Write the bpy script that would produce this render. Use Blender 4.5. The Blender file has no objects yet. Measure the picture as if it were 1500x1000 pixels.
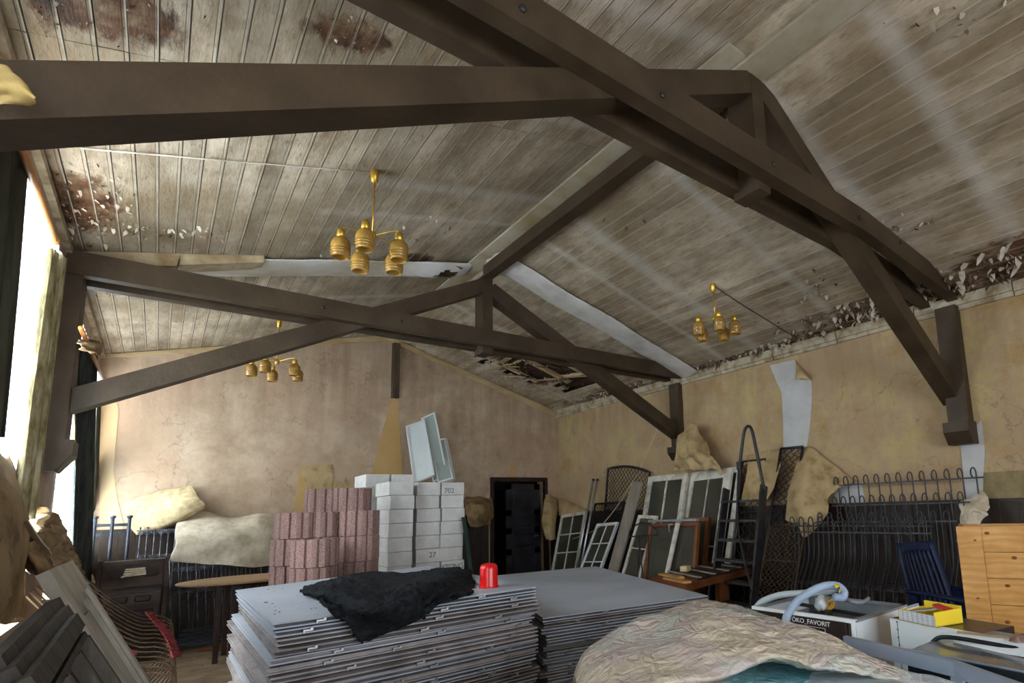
import bpy, bmesh, math, random
from mathutils import Vector, Matrix, noise
R = random.Random(11)
S = bpy.context.scene
C = S.collection
V = Vector
# ------------------------------------------------------------------ camera
CAMP = V((0, 0, 1.5)); FL = 809.0; PX, PY = 913.0, 624.0
def _d(px, py):
    return V((px-PX, -(py-PY), FL)).normalized()
ax, ay, az = _d(1890, 708), _d(230, 768), _d(715, -4900)
# orthonormal frame from the three directions of the room
ay = (ay-ax*ay.dot(ax)*.5).normalized(); ax = (ax-ay*ax.dot(ay)).normalized()
az = (az-ax*az.dot(ax)-ay*az.dot(ay)).normalized()
r_ = V((ax[0], ay[0], az[0])); u_ = V((ax[1], ay[1], az[1])); f_ = V((ax[2], ay[2], az[2]))
cam = bpy.data.cameras.new('camera'); co = bpy.data.objects.new('camera', cam); C.objects.link(co)
M = Matrix.Identity(4)
for i in range(3):
    M[i][0] = r_[i]; M[i][1] = u_[i]; M[i][2] = -f_[i]; M[i][3] = CAMP[i]
co.matrix_world = M
cam.sensor_width = 36; cam.sensor_fit = 'HORIZONTAL'; cam.lens = FL*36/1500
cam.shift_x = (750-PX)/1500; cam.shift_y = (PY-500)/1500; cam.clip_start = .05
S.camera = co
# ------------------------------------------------------------------ light
S.view_settings.view_transform = 'Standard'; S.view_settings.look = 'None'
S.view_settings.exposure = 0.66; S.view_settings.gamma = 1
S.view_settings.use_curve_mapping = False
W = bpy.data.worlds.new('sky'); S.world = W; W.use_nodes = True
W.node_tree.nodes['Background'].inputs[0].default_value = (.80, .90, 1, 1)
W.node_tree.nodes['Background'].inputs[1].default_value = 2.4
def area(loc, rot, sx, sy, p, col=(1, .97, .93)):
    l = bpy.data.lights.new('daylight', 'AREA'); l.shape = 'RECTANGLE'; l.size = sx; l.size_y = sy
    l.energy = p; l.color = col
    o = bpy.data.objects.new('daylight', l); C.objects.link(o); o.location = loc; o.rotation_euler = rot
    return o
H = math.pi/2
# daylight outside the left windows (facing +x); nearest of them and the fill behind the camera (facing +y) are unseen, added
area((-1.25, 4.30, 2.2), (0, -H, 0), 2.3, 1.8, 700, (1, .955, .89))
area((-1.25, 8.00, 2.2), (0, -H, 0), 2.3, 2.3, 600, (1, .95, .88))
area((-1.25, 0.60, 2.2), (0, -H, 0), 2.3, 2.2, 45, (1, .95, .88))
area((2.2, -3.6, 1.9), (H, 0, 0), 4.6, 2.3, 75, (.96, .97, 1))

# ------------------------------------------------------------------ helpers
def ray(px, py): return f_+r_*((px-PX)/FL)-u_*((py-PY)/FL)
def on_x(px, py, x): d = ray(px, py); return CAMP+d*((x-CAMP[0])/d[0])
def on_y(px, py, y): d = ray(px, py); return CAMP+d*((y-CAMP[1])/d[1])
def on_z(px, py, z): d = ray(px, py); return CAMP+d*((z-CAMP[2])/d[2])
XL, XR, YB, YF = -.69, 6.20, 9.52, -3.1
RX, RZ = 2.80, 4.56
def zc(x): return RZ+(x-RX)*.25 if x < RX else RZ-(x-RX)*.306

class MB:
    """collects shapes into one mesh"""
    def __init__(s): s.v = []; s.f = []; s.m = []; s.sm = []; s.mi = 0
    def add(s, vs, fs, smooth=False):
        b = len(s.v); s.v += [tuple(v) for v in vs]
        for f in fs: s.f.append([b+i for i in f]); s.m.append(s.mi); s.sm.append(smooth)
        return s
    def box(s, c, d, rz=0, rot=None):
        hx, hy, hz = d[0]/2, d[1]/2, d[2]/2
        m = rot or Matrix.Rotation(rz, 3, 'Z'); c = V(c)
        vs = [c+m @ V((x*hx, y*hy, z*hz)) for x in (-1, 1) for y in (-1, 1) for z in (-1, 1)]
        return s.add(vs, [(0, 1, 3, 2), (4, 6, 7, 5), (0, 4, 5, 1), (2, 3, 7, 6), (0, 2, 6, 4), (1, 5, 7, 3)])
    def bx(s, x0, x1, y0, y1, z0, z1): return s.box(((x0+x1)/2, (y0+y1)/2, (z0+z1)/2), (abs(x1-x0), abs(y1-y0), abs(z1-z0)))
    def cbox(s, c, d, b, rz=0, rot=None):
        """chamfered box"""
        m = rot or Matrix.Rotation(rz, 3, 'Z'); c = V(c)
        bm = bmesh.new(); bmesh.ops.create_cube(bm, size=1)
        for v in bm.verts: v.co = V((v.co.x*d[0], v.co.y*d[1], v.co.z*d[2]))
        bmesh.ops.bevel(bm, geom=bm.edges[:], offset=b, segments=1, affect='EDGES')
        bm.verts.index_update()
        s.add([c+m @ v.co for v in bm.verts], [[v.index for v in f.verts] for f in bm.faces]); bm.free(); return s
    def bar(s, a, b, w, h, up=(0, 0, 1)):
        """rectangular bar a->b, w across, h along up"""
        a, b = V(a), V(b); d = (b-a).normalized(); u = V(up); x = d.cross(u).normalized(); u = x.cross(d).normalized()
        vs = [p+x*(i*w/2)+u*(j*h/2) for p in (a, b) for i, j in ((-1, -1), (1, -1), (1, 1), (-1, 1))]
        return s.add(vs, [(3, 2, 1, 0), (4, 5, 6, 7), (0, 1, 5, 4), (1, 2, 6, 5), (2, 3, 7, 6), (3, 0, 4, 7)])
    def tube(s, pts, r, n=6, cap=True):
        pts = [V(p) for p in pts]; rs = r if isinstance(r, (list, tuple)) else [r]*len(pts)
        vs = []; N = len(pts); x = None
        for i, p in enumerate(pts):
            d = (pts[min(i+1, N-1)]-pts[max(i-1, 0)])
            d = d.normalized() if d.length > 1e-9 else V((0, 0, 1))
            if x is None:
                x = d.cross(V((0, 0, 1)));  x = d.cross(V((0, 1, 0))) if x.length < .1 else x
            x = (x-d*x.dot(d)); x = x.normalized() if x.length > 1e-6 else d.orthogonal().normalized()
            y = d.cross(x)
            for k in range(n):
                a = 2*math.pi*k/n; vs.append(p+(x*math.cos(a)+y*math.sin(a))*rs[i])
        fs = [(i*n+k, i*n+(k+1) % n, (i+1)*n+(k+1) % n, (i+1)*n+k) for i in range(N-1) for k in range(n)]
        if cap: fs += [tuple(range(n))[::-1], tuple((N-1)*n+k for k in range(n))]
        return s.add(vs, fs, n > 4)
    def lathe(s, prof, c=(0, 0, 0), n=16, axis=None, smooth=True):
        """prof = [(radius, z)...] about z through c"""
        c = V(c); vs = []
        for r, z in prof:
            for k in range(n):
                a = 2*math.pi*k/n; vs.append(c+V((r*math.cos(a), r*math.sin(a), z)))
        fs = [(i*n+k, i*n+(k+1) % n, (i+1)*n+(k+1) % n, (i+1)*n+k) for i in range(len(prof)-1) for k in range(n)]
        if prof[0][0] > 1e-4: fs.append(tuple(range(n))[::-1])
        if prof[-1][0] > 1e-4: fs.append(tuple((len(prof)-1)*n+k for k in range(n)))
        return s.add(vs, fs, smooth)
    def prism(s, poly, dv):
        """polygon of 3-D points thickened by vector dv"""
        n = len(poly); dv = V(dv); p = [V(q) for q in poly]
        return s.add(p+[q+dv for q in p], [tuple(range(n)), tuple(range(2*n-1, n-1, -1))]+[(i, (i+1) % n, (i+1) % n+n, i+n)[::-1] for i in range(n)])
    def grid(s, fn, nu, nv, thick=0, skip=None, smooth=True):
        P = [[V(fn(i/nu, j/nv)) for j in range(nv+1)] for i in range(nu+1)]
        Nn = [[None]*(nv+1) for _ in range(nu+1)]
        for i in range(nu+1):
            for j in range(nv+1):
                a = P[min(i+1, nu)][j]-P[max(i-1, 0)][j]; b = P[i][min(j+1, nv)]-P[i][max(j-1, 0)]
                n = a.cross(b); Nn[i][j] = n.normalized() if n.length > 1e-12 else V((0, 0, 1))
        idx = lambda i, j: i*(nv+1)+j
        vs = [P[i][j] for i in range(nu+1) for j in range(nv+1)]; K = len(vs)
        fs = [(idx(i, j), idx(i+1, j), idx(i+1, j+1), idx(i, j+1)) for i in range(nu) for j in range(nv) if not (skip and skip(i/nu, j/nv))]
        if thick:
            vs += [P[i][j]-Nn[i][j]*thick for i in range(nu+1) for j in range(nv+1)]
            fs += [tuple(K+q for q in f[::-1]) for f in fs]
            for i in range(nu):
                fs.append((idx(i, 0), K+idx(i, 0), K+idx(i+1, 0), idx(i+1, 0))); fs.append((idx(i, nv), idx(i+1, nv), K+idx(i+1, nv), K+idx(i, nv)))
            for j in range(nv):
                fs.append((idx(0, j), idx(0, j+1), K+idx(0, j+1), K+idx(0, j))); fs.append((idx(nu, j), K+idx(nu, j), K+idx(nu, j+1), idx(nu, j+1)))
        return s.add(vs, fs, smooth)
    def mesh(s, name, mats):
        me = bpy.data.meshes.new(name); me.from_pydata(s.v, [], s.f)
        for m in (mats if isinstance(mats, (list, tuple)) else [mats]): me.materials.append(m)
        me.polygons.foreach_set('material_index', s.m); me.polygons.foreach_set('use_smooth', s.sm); me.update()
        bm = bmesh.new(); bm.from_mesh(me); bmesh.ops.recalc_face_normals(bm, faces=bm.faces); bm.to_mesh(me); bm.free()
        return me
    def build(s, name, mats, parent=None):
        o = bpy.data.objects.new(name, s.mesh(name, mats)); C.objects.link(o)
        if parent: o.parent = parent; o.matrix_parent_inverse = Matrix.Identity(4)
        return o
def setorigin(o, p):
    """move the origin of a mesh object to p, geometry stays"""
    p = V(p); o.data.transform(Matrix.Translation(-p)); o.location = p
def tag(o, label=None, cat=None, group=None, kind=None):
    if label: o['label'] = label
    if cat: o['category'] = cat
    if group: o['group'] = group
    if kind: o['kind'] = kind
    return o
def thing(name, label, cat, loc=(0, 0, 0), rz=0, group=None):
    o = bpy.data.objects.new(name, None); C.objects.link(o); o.location = loc; o.rotation_euler = (0, 0, rz); o.empty_display_size = .1
    return tag(o, label, cat, group)
def part(mb, name, m, parent):
    """mesh given in world space placed under a thing at its base"""
    o = mb.build(name, m); base = Matrix.Translation(parent.location) @ Matrix.Rotation(parent.rotation_euler[2], 4, 'Z')
    if parent.parent: base = parent.parent.matrix_basis @ base
    o.data.transform(base.inverted()); o.parent = parent
    return o
def link_copy(o, parent=None):
    c = o.copy(); C.objects.link(c)
    for k in list(c.keys()):
        if parent and k in ('category', 'label'): del c[k]
    c.parent = parent; return c
def copy_tree(o, parent=None):
    c = o.copy(); C.objects.link(c); c.parent = parent
    for ch in KIDS.get(o.name, []): copy_tree(ch, c)
    return c
KIDS = {}
def kids(o):
    KIDS[o.name] = [c for c in bpy.data.objects if c.parent == o]
    for c in KIDS[o.name]: kids(c)
def catmull(p, t):
    n = len(p)-1; x = min(max(t*n, 0), n-1e-6); i = int(x); q = x-i
    a, b, c, d = p[max(i-1, 0)], p[i], p[min(i+1, n)], p[min(i+2, n)]
    return .5*((2*b)+(c-a)*q+(2*a-5*b+4*c-d)*q*q+(3*b-a-3*c+d)*q**3)
def sheetfn(ctrl, amp=.01, fr=4, seed=0, crease=0):
    ctrl = [[V(p) for p in row] for row in ctrl]
    def fn(u, v):
        p = catmull([catmull(row, v) for row in ctrl], u)
        q = p*fr+V((seed, seed*.7, seed*1.3))
        a = noise.noise_vector(q)*amp
        if crease:                                   # sharp ridged folds
            w = 1-abs(noise.noise(q*.9+V((5, 0, 0))))*2.2; w2 = 1-abs(noise.noise(q*2.1+V((0, 9, 0))))*2.2; w3 = 1-abs(noise.noise(q*4.3+V((0, 0, 7))))*2.2
            a += (noise.noise_vector(q*.15+V((seed, 3, 1))).normalized()*.6+V((-.5, -.5, .2)))*(crease*(w*w*.5+.35*w2*w2+.18*w3))
        return p+a
    return fn
def smoothpath(pts, n): 
    pts = [V(p) for p in pts]; return [catmull(pts, i/n) for i in range(n+1)]

# ------------------------------------------------------------------ materials
def mat(name, c1, c2=None, scale=4, rough=.7, bump=0, bscale=30, c3=None, detail=6, spec=.3, metal=0, stretch=(1, 1, 1), alpha=None, trans=0, rnd=0, dist=.01, coat=0, pos=(.35, .65), emis=None):
    m = bpy.data.materials.new(name); m.use_nodes = True; nt = m.node_tree; N = nt.nodes; L = nt.links
    b = N['Principled BSDF']; b.inputs['Roughness'].default_value = rough; b.inputs['Metallic'].default_value = metal
    b.inputs['Specular IOR Level'].default_value = spec; b.inputs['Coat Weight'].default_value = coat
    tc = N.new('ShaderNodeTexCoord'); mp = N.new('ShaderNodeMapping'); mp.inputs['Scale'].default_value = stretch
    g = N.new('ShaderNodeNewGeometry')
    L.new(g.outputs['Position'], mp.inputs['Vector'])
    c2 = c2 or c1
    n = N.new('ShaderNodeTexNoise'); n.inputs['Scale'].default_value = scale; n.inputs['Detail'].default_value = detail; n.inputs['Roughness'].default_value = .6
    L.new(mp.outputs[0], n.inputs['Vector'])
    cr = N.new('ShaderNodeValToRGB'); cr.color_ramp.elements[0].position = pos[0]; cr.color_ramp.elements[1].position = pos[1]
    cr.color_ramp.elements[0].color = (*c1, 1); cr.color_ramp.elements[1].color = (*c2, 1)
    if c3:
        e = cr.color_ramp.elements.new((pos[0]+pos[1])/2); e.color = (*c3, 1)
    L.new(n.outputs[0], cr.inputs[0]); out = cr.outputs[0]
    if rnd:
        oi = N.new('ShaderNodeObjectInfo'); mr = N.new('ShaderNodeMapRange'); mr.inputs[3].default_value = 1-rnd; mr.inputs[4].default_value = 1+rnd
        L.new(oi.outputs['Random'], mr.inputs[0])
        mx = N.new('ShaderNodeMix'); mx.data_type = 'RGBA'; mx.blend_type = 'MULTIPLY'; mx.inputs[0].default_value = 1
        L.new(out, mx.inputs[6]); L.new(mr.outputs[0], mx.inputs[7]); out = mx.outputs[2]
    L.new(out, b.inputs['Base Color'])
    if bump:
        n2 = N.new('ShaderNodeTexNoise'); n2.inputs['Scale'].default_value = bscale; n2.inputs['Detail'].default_value = 5
        L.new(mp.outputs[0], n2.inputs['Vector'])
        bu = N.new('ShaderNodeBump'); bu.inputs['Strength'].default_value = bump; bu.inputs['Distance'].default_value = dist
        L.new(n2.outputs[0], bu.inputs['Height']); L.new(bu.outputs[0], b.inputs['Normal'])
    if trans: b.inputs['Transmission Weight'].default_value = trans; b.inputs['IOR'].default_value = 1.45
    if alpha is not None: b.inputs['Alpha'].default_value = alpha
    if emis: b.inputs['Emission Color'].default_value = (*emis[0], 1); b.inputs['Emission Strength'].default_value = emis[1]
    m['o'] = 1
    return m
def nodes(m): return m.node_tree.nodes, m.node_tree.links, m.node_tree.nodes['Principled BSDF']
def mixrgb(N, L, fac, a, b, mode='MIX'):
    mx = N.new('ShaderNodeMix'); mx.data_type = 'RGBA'; mx.blend_type = mode
    for s_, v in ((0, fac), (6, a), (7, b)):
        if isinstance(v, (int, float)): mx.inputs[s_].default_value = v
        elif isinstance(v, tuple): mx.inputs[s_].default_value = (*v, 1)
        else: L.new(v, mx.inputs[s_])
    return mx.outputs[2]
def math_(N, L, op, a, b=None, c=None, clamp=False):
    x = N.new('ShaderNodeMath'); x.operation = op; x.use_clamp = clamp
    for i, v in enumerate((a, b, c)):
        if v is None: continue
        if isinstance(v, (int, float)): x.inputs[i].default_value = v
        else: L.new(v, x.inputs[i])
    return x.outputs[0]
def spot(N, L, pos, c, rad, soft, nz, namp):
    """1 inside a ragged blob round c"""
    vm = N.new('ShaderNodeVectorMath'); vm.operation = 'SUBTRACT'; L.new(pos, vm.inputs[0]); vm.inputs[1].default_value = c
    vs = N.new('ShaderNodeVectorMath'); vs.operation = 'DIVIDE'; L.new(vm.outputs[0], vs.inputs[0]); vs.inputs[1].default_value = rad
    ln = N.new('ShaderNodeVectorMath'); ln.operation = 'LENGTH'; L.new(vs.outputs[0], ln.inputs[0])
    d = math_(N, L, 'MULTIPLY_ADD', nz, namp, ln.outputs[1])
    mr = N.new('ShaderNodeMapRange'); mr.inputs[1].default_value = 1.38+soft; mr.inputs[2].default_value = 1.38-soft
    L.new(d, mr.inputs[0]); return mr.outputs[0]
def nz(N, L, scale, detail=6, vec=None, stretch=None, rough=.6):
    n = N.new('ShaderNodeTexNoise'); n.inputs['Scale'].default_value = scale; n.inputs['Detail'].default_value = detail; n.inputs['Roughness'].default_value = rough
    if stretch:
        mp = N.new('ShaderNodeMapping'); mp.inputs['Scale'].default_value = stretch; L.new(vec, mp.inputs[0]); vec = mp.outputs[0]
    L.new(vec, n.inputs['Vector']); return n.outputs[0]
def ramp(N, L, fac, stops):
    cr = N.new('ShaderNodeValToRGB'); els = cr.color_ramp.elements
    els[0].position, els[0].color = stops[0][0], (*stops[0][1], 1); els[1].position, els[1].color = stops[-1][0], (*stops[-1][1], 1)
    for p, c in stops[1:-1]: e = els.new(p); e.color = (*c, 1)
    L.new(fac, cr.inputs[0]); return cr.outputs[0]

BEAM = mat('brown beam paint', (.034, .021, .010), (.062, .041, .022), 3, .55, .25, 25, stretch=(1, 1, 1), spec=.35)
def ceiling_mat():
    m = bpy.data.materials.new('dirty whitewashed boards'); m.use_nodes = True; N, L, b = nodes(m)
    g = N.new('ShaderNodeNewGeometry'); pos = g.outputs['Position']
    big = nz(N, L, .9, 5, pos); mid = nz(N, L, 5, 9, pos, (1, .35, 1), .7); fine = nz(N, L, 40, 8, pos, (1, .25, 1)); nzs = nz(N, L, 6, 8, pos)
    col = ramp(N, L, mid, [(.28, (.18, .13, .075)), (.42, (.36, .29, .205)), (.55, (.51, .435, .33)), (.75, (.64, .565, .465))])
    col = mixrgb(N, L, math_(N, L, 'MULTIPLY', ramp(N, L, big, [(.40, (0, 0, 0)), (.60, (1, 1, 1))]), .72), col, (.20, .142, .075))
    col = mixrgb(N, L, ramp(N, L, fine, [(.56, (0, 0, 0)), (.72, (.75, .75, .75))]), col, (.15, .12, .085))
    oi = N.new('ShaderNodeObjectInfo'); mr = N.new('ShaderNodeMapRange'); mr.inputs[3].default_value = .78; mr.inputs[4].default_value = 1.14; L.new(oi.outputs['Random'], mr.inputs[0])
    col = mixrgb(N, L, 1, col, mr.outputs[0], 'MULTIPLY')
    sx = N.new('ShaderNodeSeparateXYZ'); L.new(pos, sx.inputs[0]); y = sx.outputs[1]; x = sx.outputs[0]
    yw = math_(N, L, 'MULTIPLY_ADD', nzs, .12, y)
    band = None                                     # pale ghosts where the rafters lie behind the boards
    for yy, w in ((-.4, .07), (1.24, .08), (2.05, .08), (3.12, .06), (4.35, .09), (4.95, .05), (7.35, .07), (8.7, .05)):
        d = math_(N, L, 'ABSOLUTE', math_(N, L, 'SUBTRACT', yw, yy+.06))
        k = N.new('ShaderNodeMapRange'); k.inputs[1].default_value = w*1.5; k.inputs[2].default_value = w*.3; L.new(d, k.inputs[0])
        band = k.outputs[0] if band is None else math_(N, L, 'MAXIMUM', band, k.outputs[0])
    xm = N.new('ShaderNodeMapRange'); xm.inputs[1].default_value = .6; xm.inputs[2].default_value = 1.6; L.new(x, xm.inputs[0])
    band = math_(N, L, 'MULTIPLY', math_(N, L, 'MULTIPLY', band, xm.outputs[0]), .33)
    col = mixrgb(N, L, band, col, (.66, .64, .60))
    damage = None
    for c, rad in (((-.62, 5.1, 3.7), (.42, .75, .5)), ((-.35, 3.1, 3.8), (.45, .3, .5)), ((.62, 2.85, 4), (.28, .2, .5)), ((-.3, 6.9, 3.8), (.35, .3, .5)),
                   ((6.15, 2.4, 3.4), (.55, 1.6, .7)), ((5.9, 1.2, 3.5), (.6, 1.0, .7)), ((4.7, 8.1, 3.8), (1.1, 1.0, .7)), ((3.4, 2.35, 4.3), (.8, .22, .6)), ((6.2, 7.6, 3.4), (.5, 1.5, .6)),
                   ((2.05, 6.0, 4.3), (.3, .3, .4)), ((6.2, 4.2, 3.4), (.22, 2.4, .5))):
        s_ = spot(N, L, pos, c, rad, .12, nz(N, L, 9, 7, pos, (1, .5, 1)), 1.5); 
        damage = s_ if damage is None else math_(N, L, 'MAXIMUM', damage, s_)
    # spot() was centred with noise ~.5*1.5
    col = mixrgb(N, L, damage, col, ramp(N, L, nzs, [(.35, (.035, .02, .012)), (.5, (.12, .055, .028)), (.65, (.24, .17, .10))]))
    L.new(col, b.inputs['Base Color']); b.inputs['Roughness'].default_value = .62; b.inputs['Specular IOR Level'].default_value = .3
    bu = N.new('ShaderNodeBump'); bu.inputs['Strength'].default_value = .55; bu.inputs['Distance'].default_value = .012
    L.new(math_(N, L, 'ADD', fine, math_(N, L, 'MULTIPLY', damage, -1.0)), bu.inputs['Height']); L.new(bu.outputs[0], b.inputs['Normal'])
    return m
CEIL = ceiling_mat()
BEAD = mat('bead painted as highlight line', (.40, .35, .25), (.60, .56, .47), 6, .5, c3=(.51, .46, .37)); GROOVE = mat('board groove painted as shade', (.06, .045, .03), (.20, .16, .11), 4, .9)  # pale bead and dark groove paint in the light and shade of the relief
def wall_mat(name, stops, warm, stains, bright=(.42, .37, .29)):
    m = bpy.data.materials.new(name); m.use_nodes = True; N, L, b = nodes(m)
    g = N.new('ShaderNodeNewGeometry'); pos = g.outputs['Position']
    big = nz(N, L, .8, 6, pos); mid = nz(N, L, 2.3, 10, pos, rough=.75); fine = nz(N, L, 45, 6, pos); drip = nz(N, L, 2.2, 6, pos, (3, 3, .25))
    col = ramp(N, L, mid, stops)
    col = mixrgb(N, L, ramp(N, L, big, [(.45, (0, 0, 0)), (.6, (.6, .6, .6))]), col, warm)
    sz = N.new('ShaderNodeSeparateXYZ'); L.new(pos, sz.inputs[0])
    top = N.new('ShaderNodeMapRange'); top.inputs[1].default_value = 2.3; top.inputs[2].default_value = 3.7; L.new(sz.outputs[2], top.inputs[0])
    d = math_(N, L, 'MULTIPLY', ramp(N, L, drip, [(.42, (0, 0, 0)), (.66, (1, 1, 1))]), math_(N, L, 'MULTIPLY_ADD', top.outputs[0], .34, .05))
    col = mixrgb(N, L, d, col, stains)
    col = mixrgb(N, L, ramp(N, L, fine, [(.58, (0, 0, 0)), (.72, (.5, .5, .5))]), col, bright)
    cr = N.new('ShaderNodeTexVoronoi'); cr.feature = 'DISTANCE_TO_EDGE'; cr.inputs['Scale'].default_value = .9
    wv = N.new('ShaderNodeVectorMath'); wv.operation = 'MULTIPLY_ADD'; 
    n3 = N.new('ShaderNodeTexNoise'); n3.inputs['Scale'].default_value = 3; n3.inputs['Detail'].default_value = 8; L.new(pos, n3.inputs['Vector'])
    L.new(n3.outputs['Color'], wv.inputs[0]); wv.inputs[1].default_value = (.9, .9, .9); L.new(pos, wv.inputs[2]); L.new(wv.outputs[0], cr.inputs['Vector'])
    crk = ramp(N, L, cr.outputs[0], [(.0, (.5, .5, .5)), (.006, (0, 0, 0))])
    col = mixrgb(N, L, math_(N, L, 'MULTIPLY', crk, ramp(N, L, big, [(.4, (0, 0, 0)), (.5, (1, 1, 1))])), col, (.10, .07, .05))
    L.new(col, b.inputs['Base Color']); b.inputs['Roughness'].default_value = .8; b.inputs['Specular IOR Level'].default_value = .2
    bu = N.new('ShaderNodeBump'); bu.inputs['Strength'].default_value = .35; bu.inputs['Distance'].default_value = .01
    L.new(math_(N, L, 'ADD', mid, math_(N, L, 'MULTIPLY', fine, .5)), bu.inputs['Height']); L.new(bu.outputs[0], b.inputs['Normal'])
    return m
WALLB = wall_mat('mottled back plaster', [(.25, (.26, .17, .11)), (.42, (.42, .305, .21)), (.55, (.50, .385, .275)), (.75, (.60, .50, .39))], (.44, .30, .20), (.19, .13, .09))
WALLR = wall_mat('mottled ochre plaster', [(.25, (.22, .14, .05)), (.38, (.40, .26, .11)), (.48, (.42, .31, .19)), (.56, (.47, .36, .16)), (.75, (.47, .41, .30))], (.40, .275, .175), (.16, .11, .045), (.5, .42, .27))
FLOOR = mat('dusty brown floor', (.16, .11, .07), (.30, .23, .16), 3, .75, .5, 20, c3=(.22, .16, .10))
PALE = mat('pale plaster', (.44, .44, .43), (.56, .56, .56), 3, .8, .2, 20)
OCHRE = mat('bare ochre plaster', (.46, .29, .11), (.52, .34, .15), 2, .85, .1, 30)
DARKW = mat('dark brown wainscot', (.020, .013, .010), (.045, .030, .022), 3, .45, .2, 20, stretch=(1, 1, .3))
BLACKW = mat('black stained wood', (.016, .016, .018), (.036, .036, .042), 4, .28, .15, 30)
PIANO = mat('dark brown varnished wood', (.030, .017, .013), (.060, .038, .032), 4, .38, .1, 20, coat=.2)
IRON = mat('black wrought iron', (.010, .010, .013), (.028, .026, .028), 12, .42, .3, 60, spec=.5)
IRONB = mat('blue black iron', (.012, .018, .030), (.035, .045, .065), 10, .4, .3, 60, spec=.5)
RUST = mat('rusty brown wire', (.06, .038, .022), (.14, .09, .05), 20, .7, .3, 60)
PAPER = mat('wallpaper back ochre', (.26, .17, .07), (.50, .36, .19), 7, .85, .9, 9, detail=10, pos=(.3, .7), c3=(.42, .31, .16))
PAPERM = mat('speckled ochre beige wallpaper', (.36, .28, .14), (.62, .52, .32), 16, .85, .8, 14, detail=10, pos=(.3, .7), c3=(.49, .39, .22))
PAPERL = mat('pale beige wallpaper', (.44, .36, .24), (.68, .61, .49), 11, .85, .8, 11, detail=10, pos=(.3, .7), c3=(.57, .50, .38))
BPAPER = mat('brown kraft paper', (.13, .08, .032), (.30, .20, .095), 5, .7, .8, 7, detail=8, c3=(.26, .17, .08))
WHITEF = mat('chipped white frame paint', (.38, .35, .29), (.66, .63, .56), 9, .6, .4, 40, c3=(.58, .55, .47))
WHITEC = mat('clean white frame', (.78, .82, .84), (.82, .85, .87), 5, .4)
GREYF = mat('grey beige frame paint', (.23, .20, .16), (.38, .35, .29), 6, .55, .3, 30, stretch=(1, 1, .4))
GLASS = mat('dim window glass', (.75, .82, .80), None, 4, .06, spec=.6, alpha=.28)
GLASSD = mat('dusty window glass', (.045, .047, .036), (.085, .080, .06), 3, .18, spec=.5, alpha=.80)
CLEARG = mat('pale green glass', (.62, .76, .74), (.68, .80, .78), 3, .10, spec=.6, alpha=.55)
FOIL = mat('white film', (.74, .84, .86), (.82, .89, .91), 3, .35)
ORANGE = mat('red brown frame paint', (.12, .038, .013), (.20, .070, .026), 5, .5, .2, 30)
GREYW = mat('weathered grey plank', (.20, .17, .13), (.34, .30, .25), 5, .8, .4, 30, stretch=(1, 1, .2))
PINE = mat('knotty varnished pine', (.50, .25, .065), (.64, .36, .12), 3, .45, .1, 20, spec=.35, coat=.15)
PANELT = mat('blue grey panel skin', (.34, .37, .43), (.43, .46, .53), 1.3, .55, .1, 30, c3=(.38, .41, .47), rnd=.05)
PANELE = mat('grey panel edge', (.035, .036, .042), (.11, .112, .125), 5, .6, .2, 30, rnd=.4)  # core colour darkened to paint in the shade of the gaps between boards
PANELM = mat('mauve grey panel edge', (.20, .175, .17), (.36, .33, .335), 5, .6, .2, 30, rnd=.25)
STEEL = mat('galvanised metal', (.42, .43, .44), (.55, .56, .57), 20, .35, metal=.8)
YTONG = mat('white aerated concrete', (.60, .595, .58), (.72, .715, .70), 9, .9, .6, 90, rnd=.06, dist=.006)
PINK = mat('pink granular concrete', (.17, .09, .08), (.44, .30, .27), 110, .95, .8, 110, detail=3, pos=(.34, .66), c3=(.36, .23, .21), dist=.006, rnd=.1)
BRASS = mat('polished brass', (.60, .38, .06), (.70, .46, .09), 10, .28, metal=.85)
AMBER = mat('amber glass', (.36, .20, .035), (.50, .29, .055), 12, .14, spec=.7, alpha=.74, coat=.4)
BLACKF = mat('black fleece', (.009, .010, .012), (.026, .029, .034), 25, .95, 1.0, 120, dist=.01, spec=.1)
RED = mat('glossy red plastic', (.62, .008, .008), (.70, .012, .012), 3, .22, spec=.5)
NAVY = mat('navy blue plastic', (.006, .014, .05), (.010, .022, .075), 4, .35)
WHITEE = mat('white enamel', (.66, .71, .74), (.72, .77, .79), 2, .3, spec=.5)
GREYE = mat('grey enamel', (.16, .18, .20), (.24, .27, .30), 5, .4)
DBROWN = mat('dark brown plastic', (.020, .013, .012), (.032, .022, .02), 6, .3)
HOSE = mat('pale blue hose', (.26, .35, .48), (.34, .43, .56), 8, .45)
HOSE2 = mat('pale grey hose', (.42, .50, .52), (.50, .57, .60), 8, .45)
ORNG = mat('copper orange pipe', (.55, .22, .06), (.70, .32, .11), 9, .45, .1, 30)
CURTD = mat('dark olive curtain', (.030, .029, .018), (.070, .066, .042), 7, .9, .4, 60, stretch=(1, 1, .15))
CURTL = mat('patterned beige curtain', (.16, .13, .06), (.52, .46, .30), 14, .9, .4, 60, stretch=(1.5, 1.5, .5), c3=(.34, .29, .15))
CURTT = mat('dark teal curtain', (.018, .028, .030), (.06, .07, .062), 7, .9, .4, 60, stretch=(1, 1, .15))
YELLOW = mat('yellow card', (.72, .52, .02), (.78, .58, .03), 3, .5)
CARD = mat('brown cardboard', (.34, .24, .14), (.42, .31, .19), 4, .8, .1, 20)
TEXTD = mat('dark grey lettering', (.12, .12, .13)); TEXTW = mat('white lettering', (.7, .7, .7))
RAW = mat('raw yellowed wood', (.42, .30, .15), (.60, .47, .28), 4, .75, .3, 25, stretch=(.3, 1, 1))
TABLEW = mat('oak veneer table top', (.34, .20, .09), (.46, .29, .15), 4, .4, .1, 20, stretch=(.3, 2, 1), coat=.2)
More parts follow.
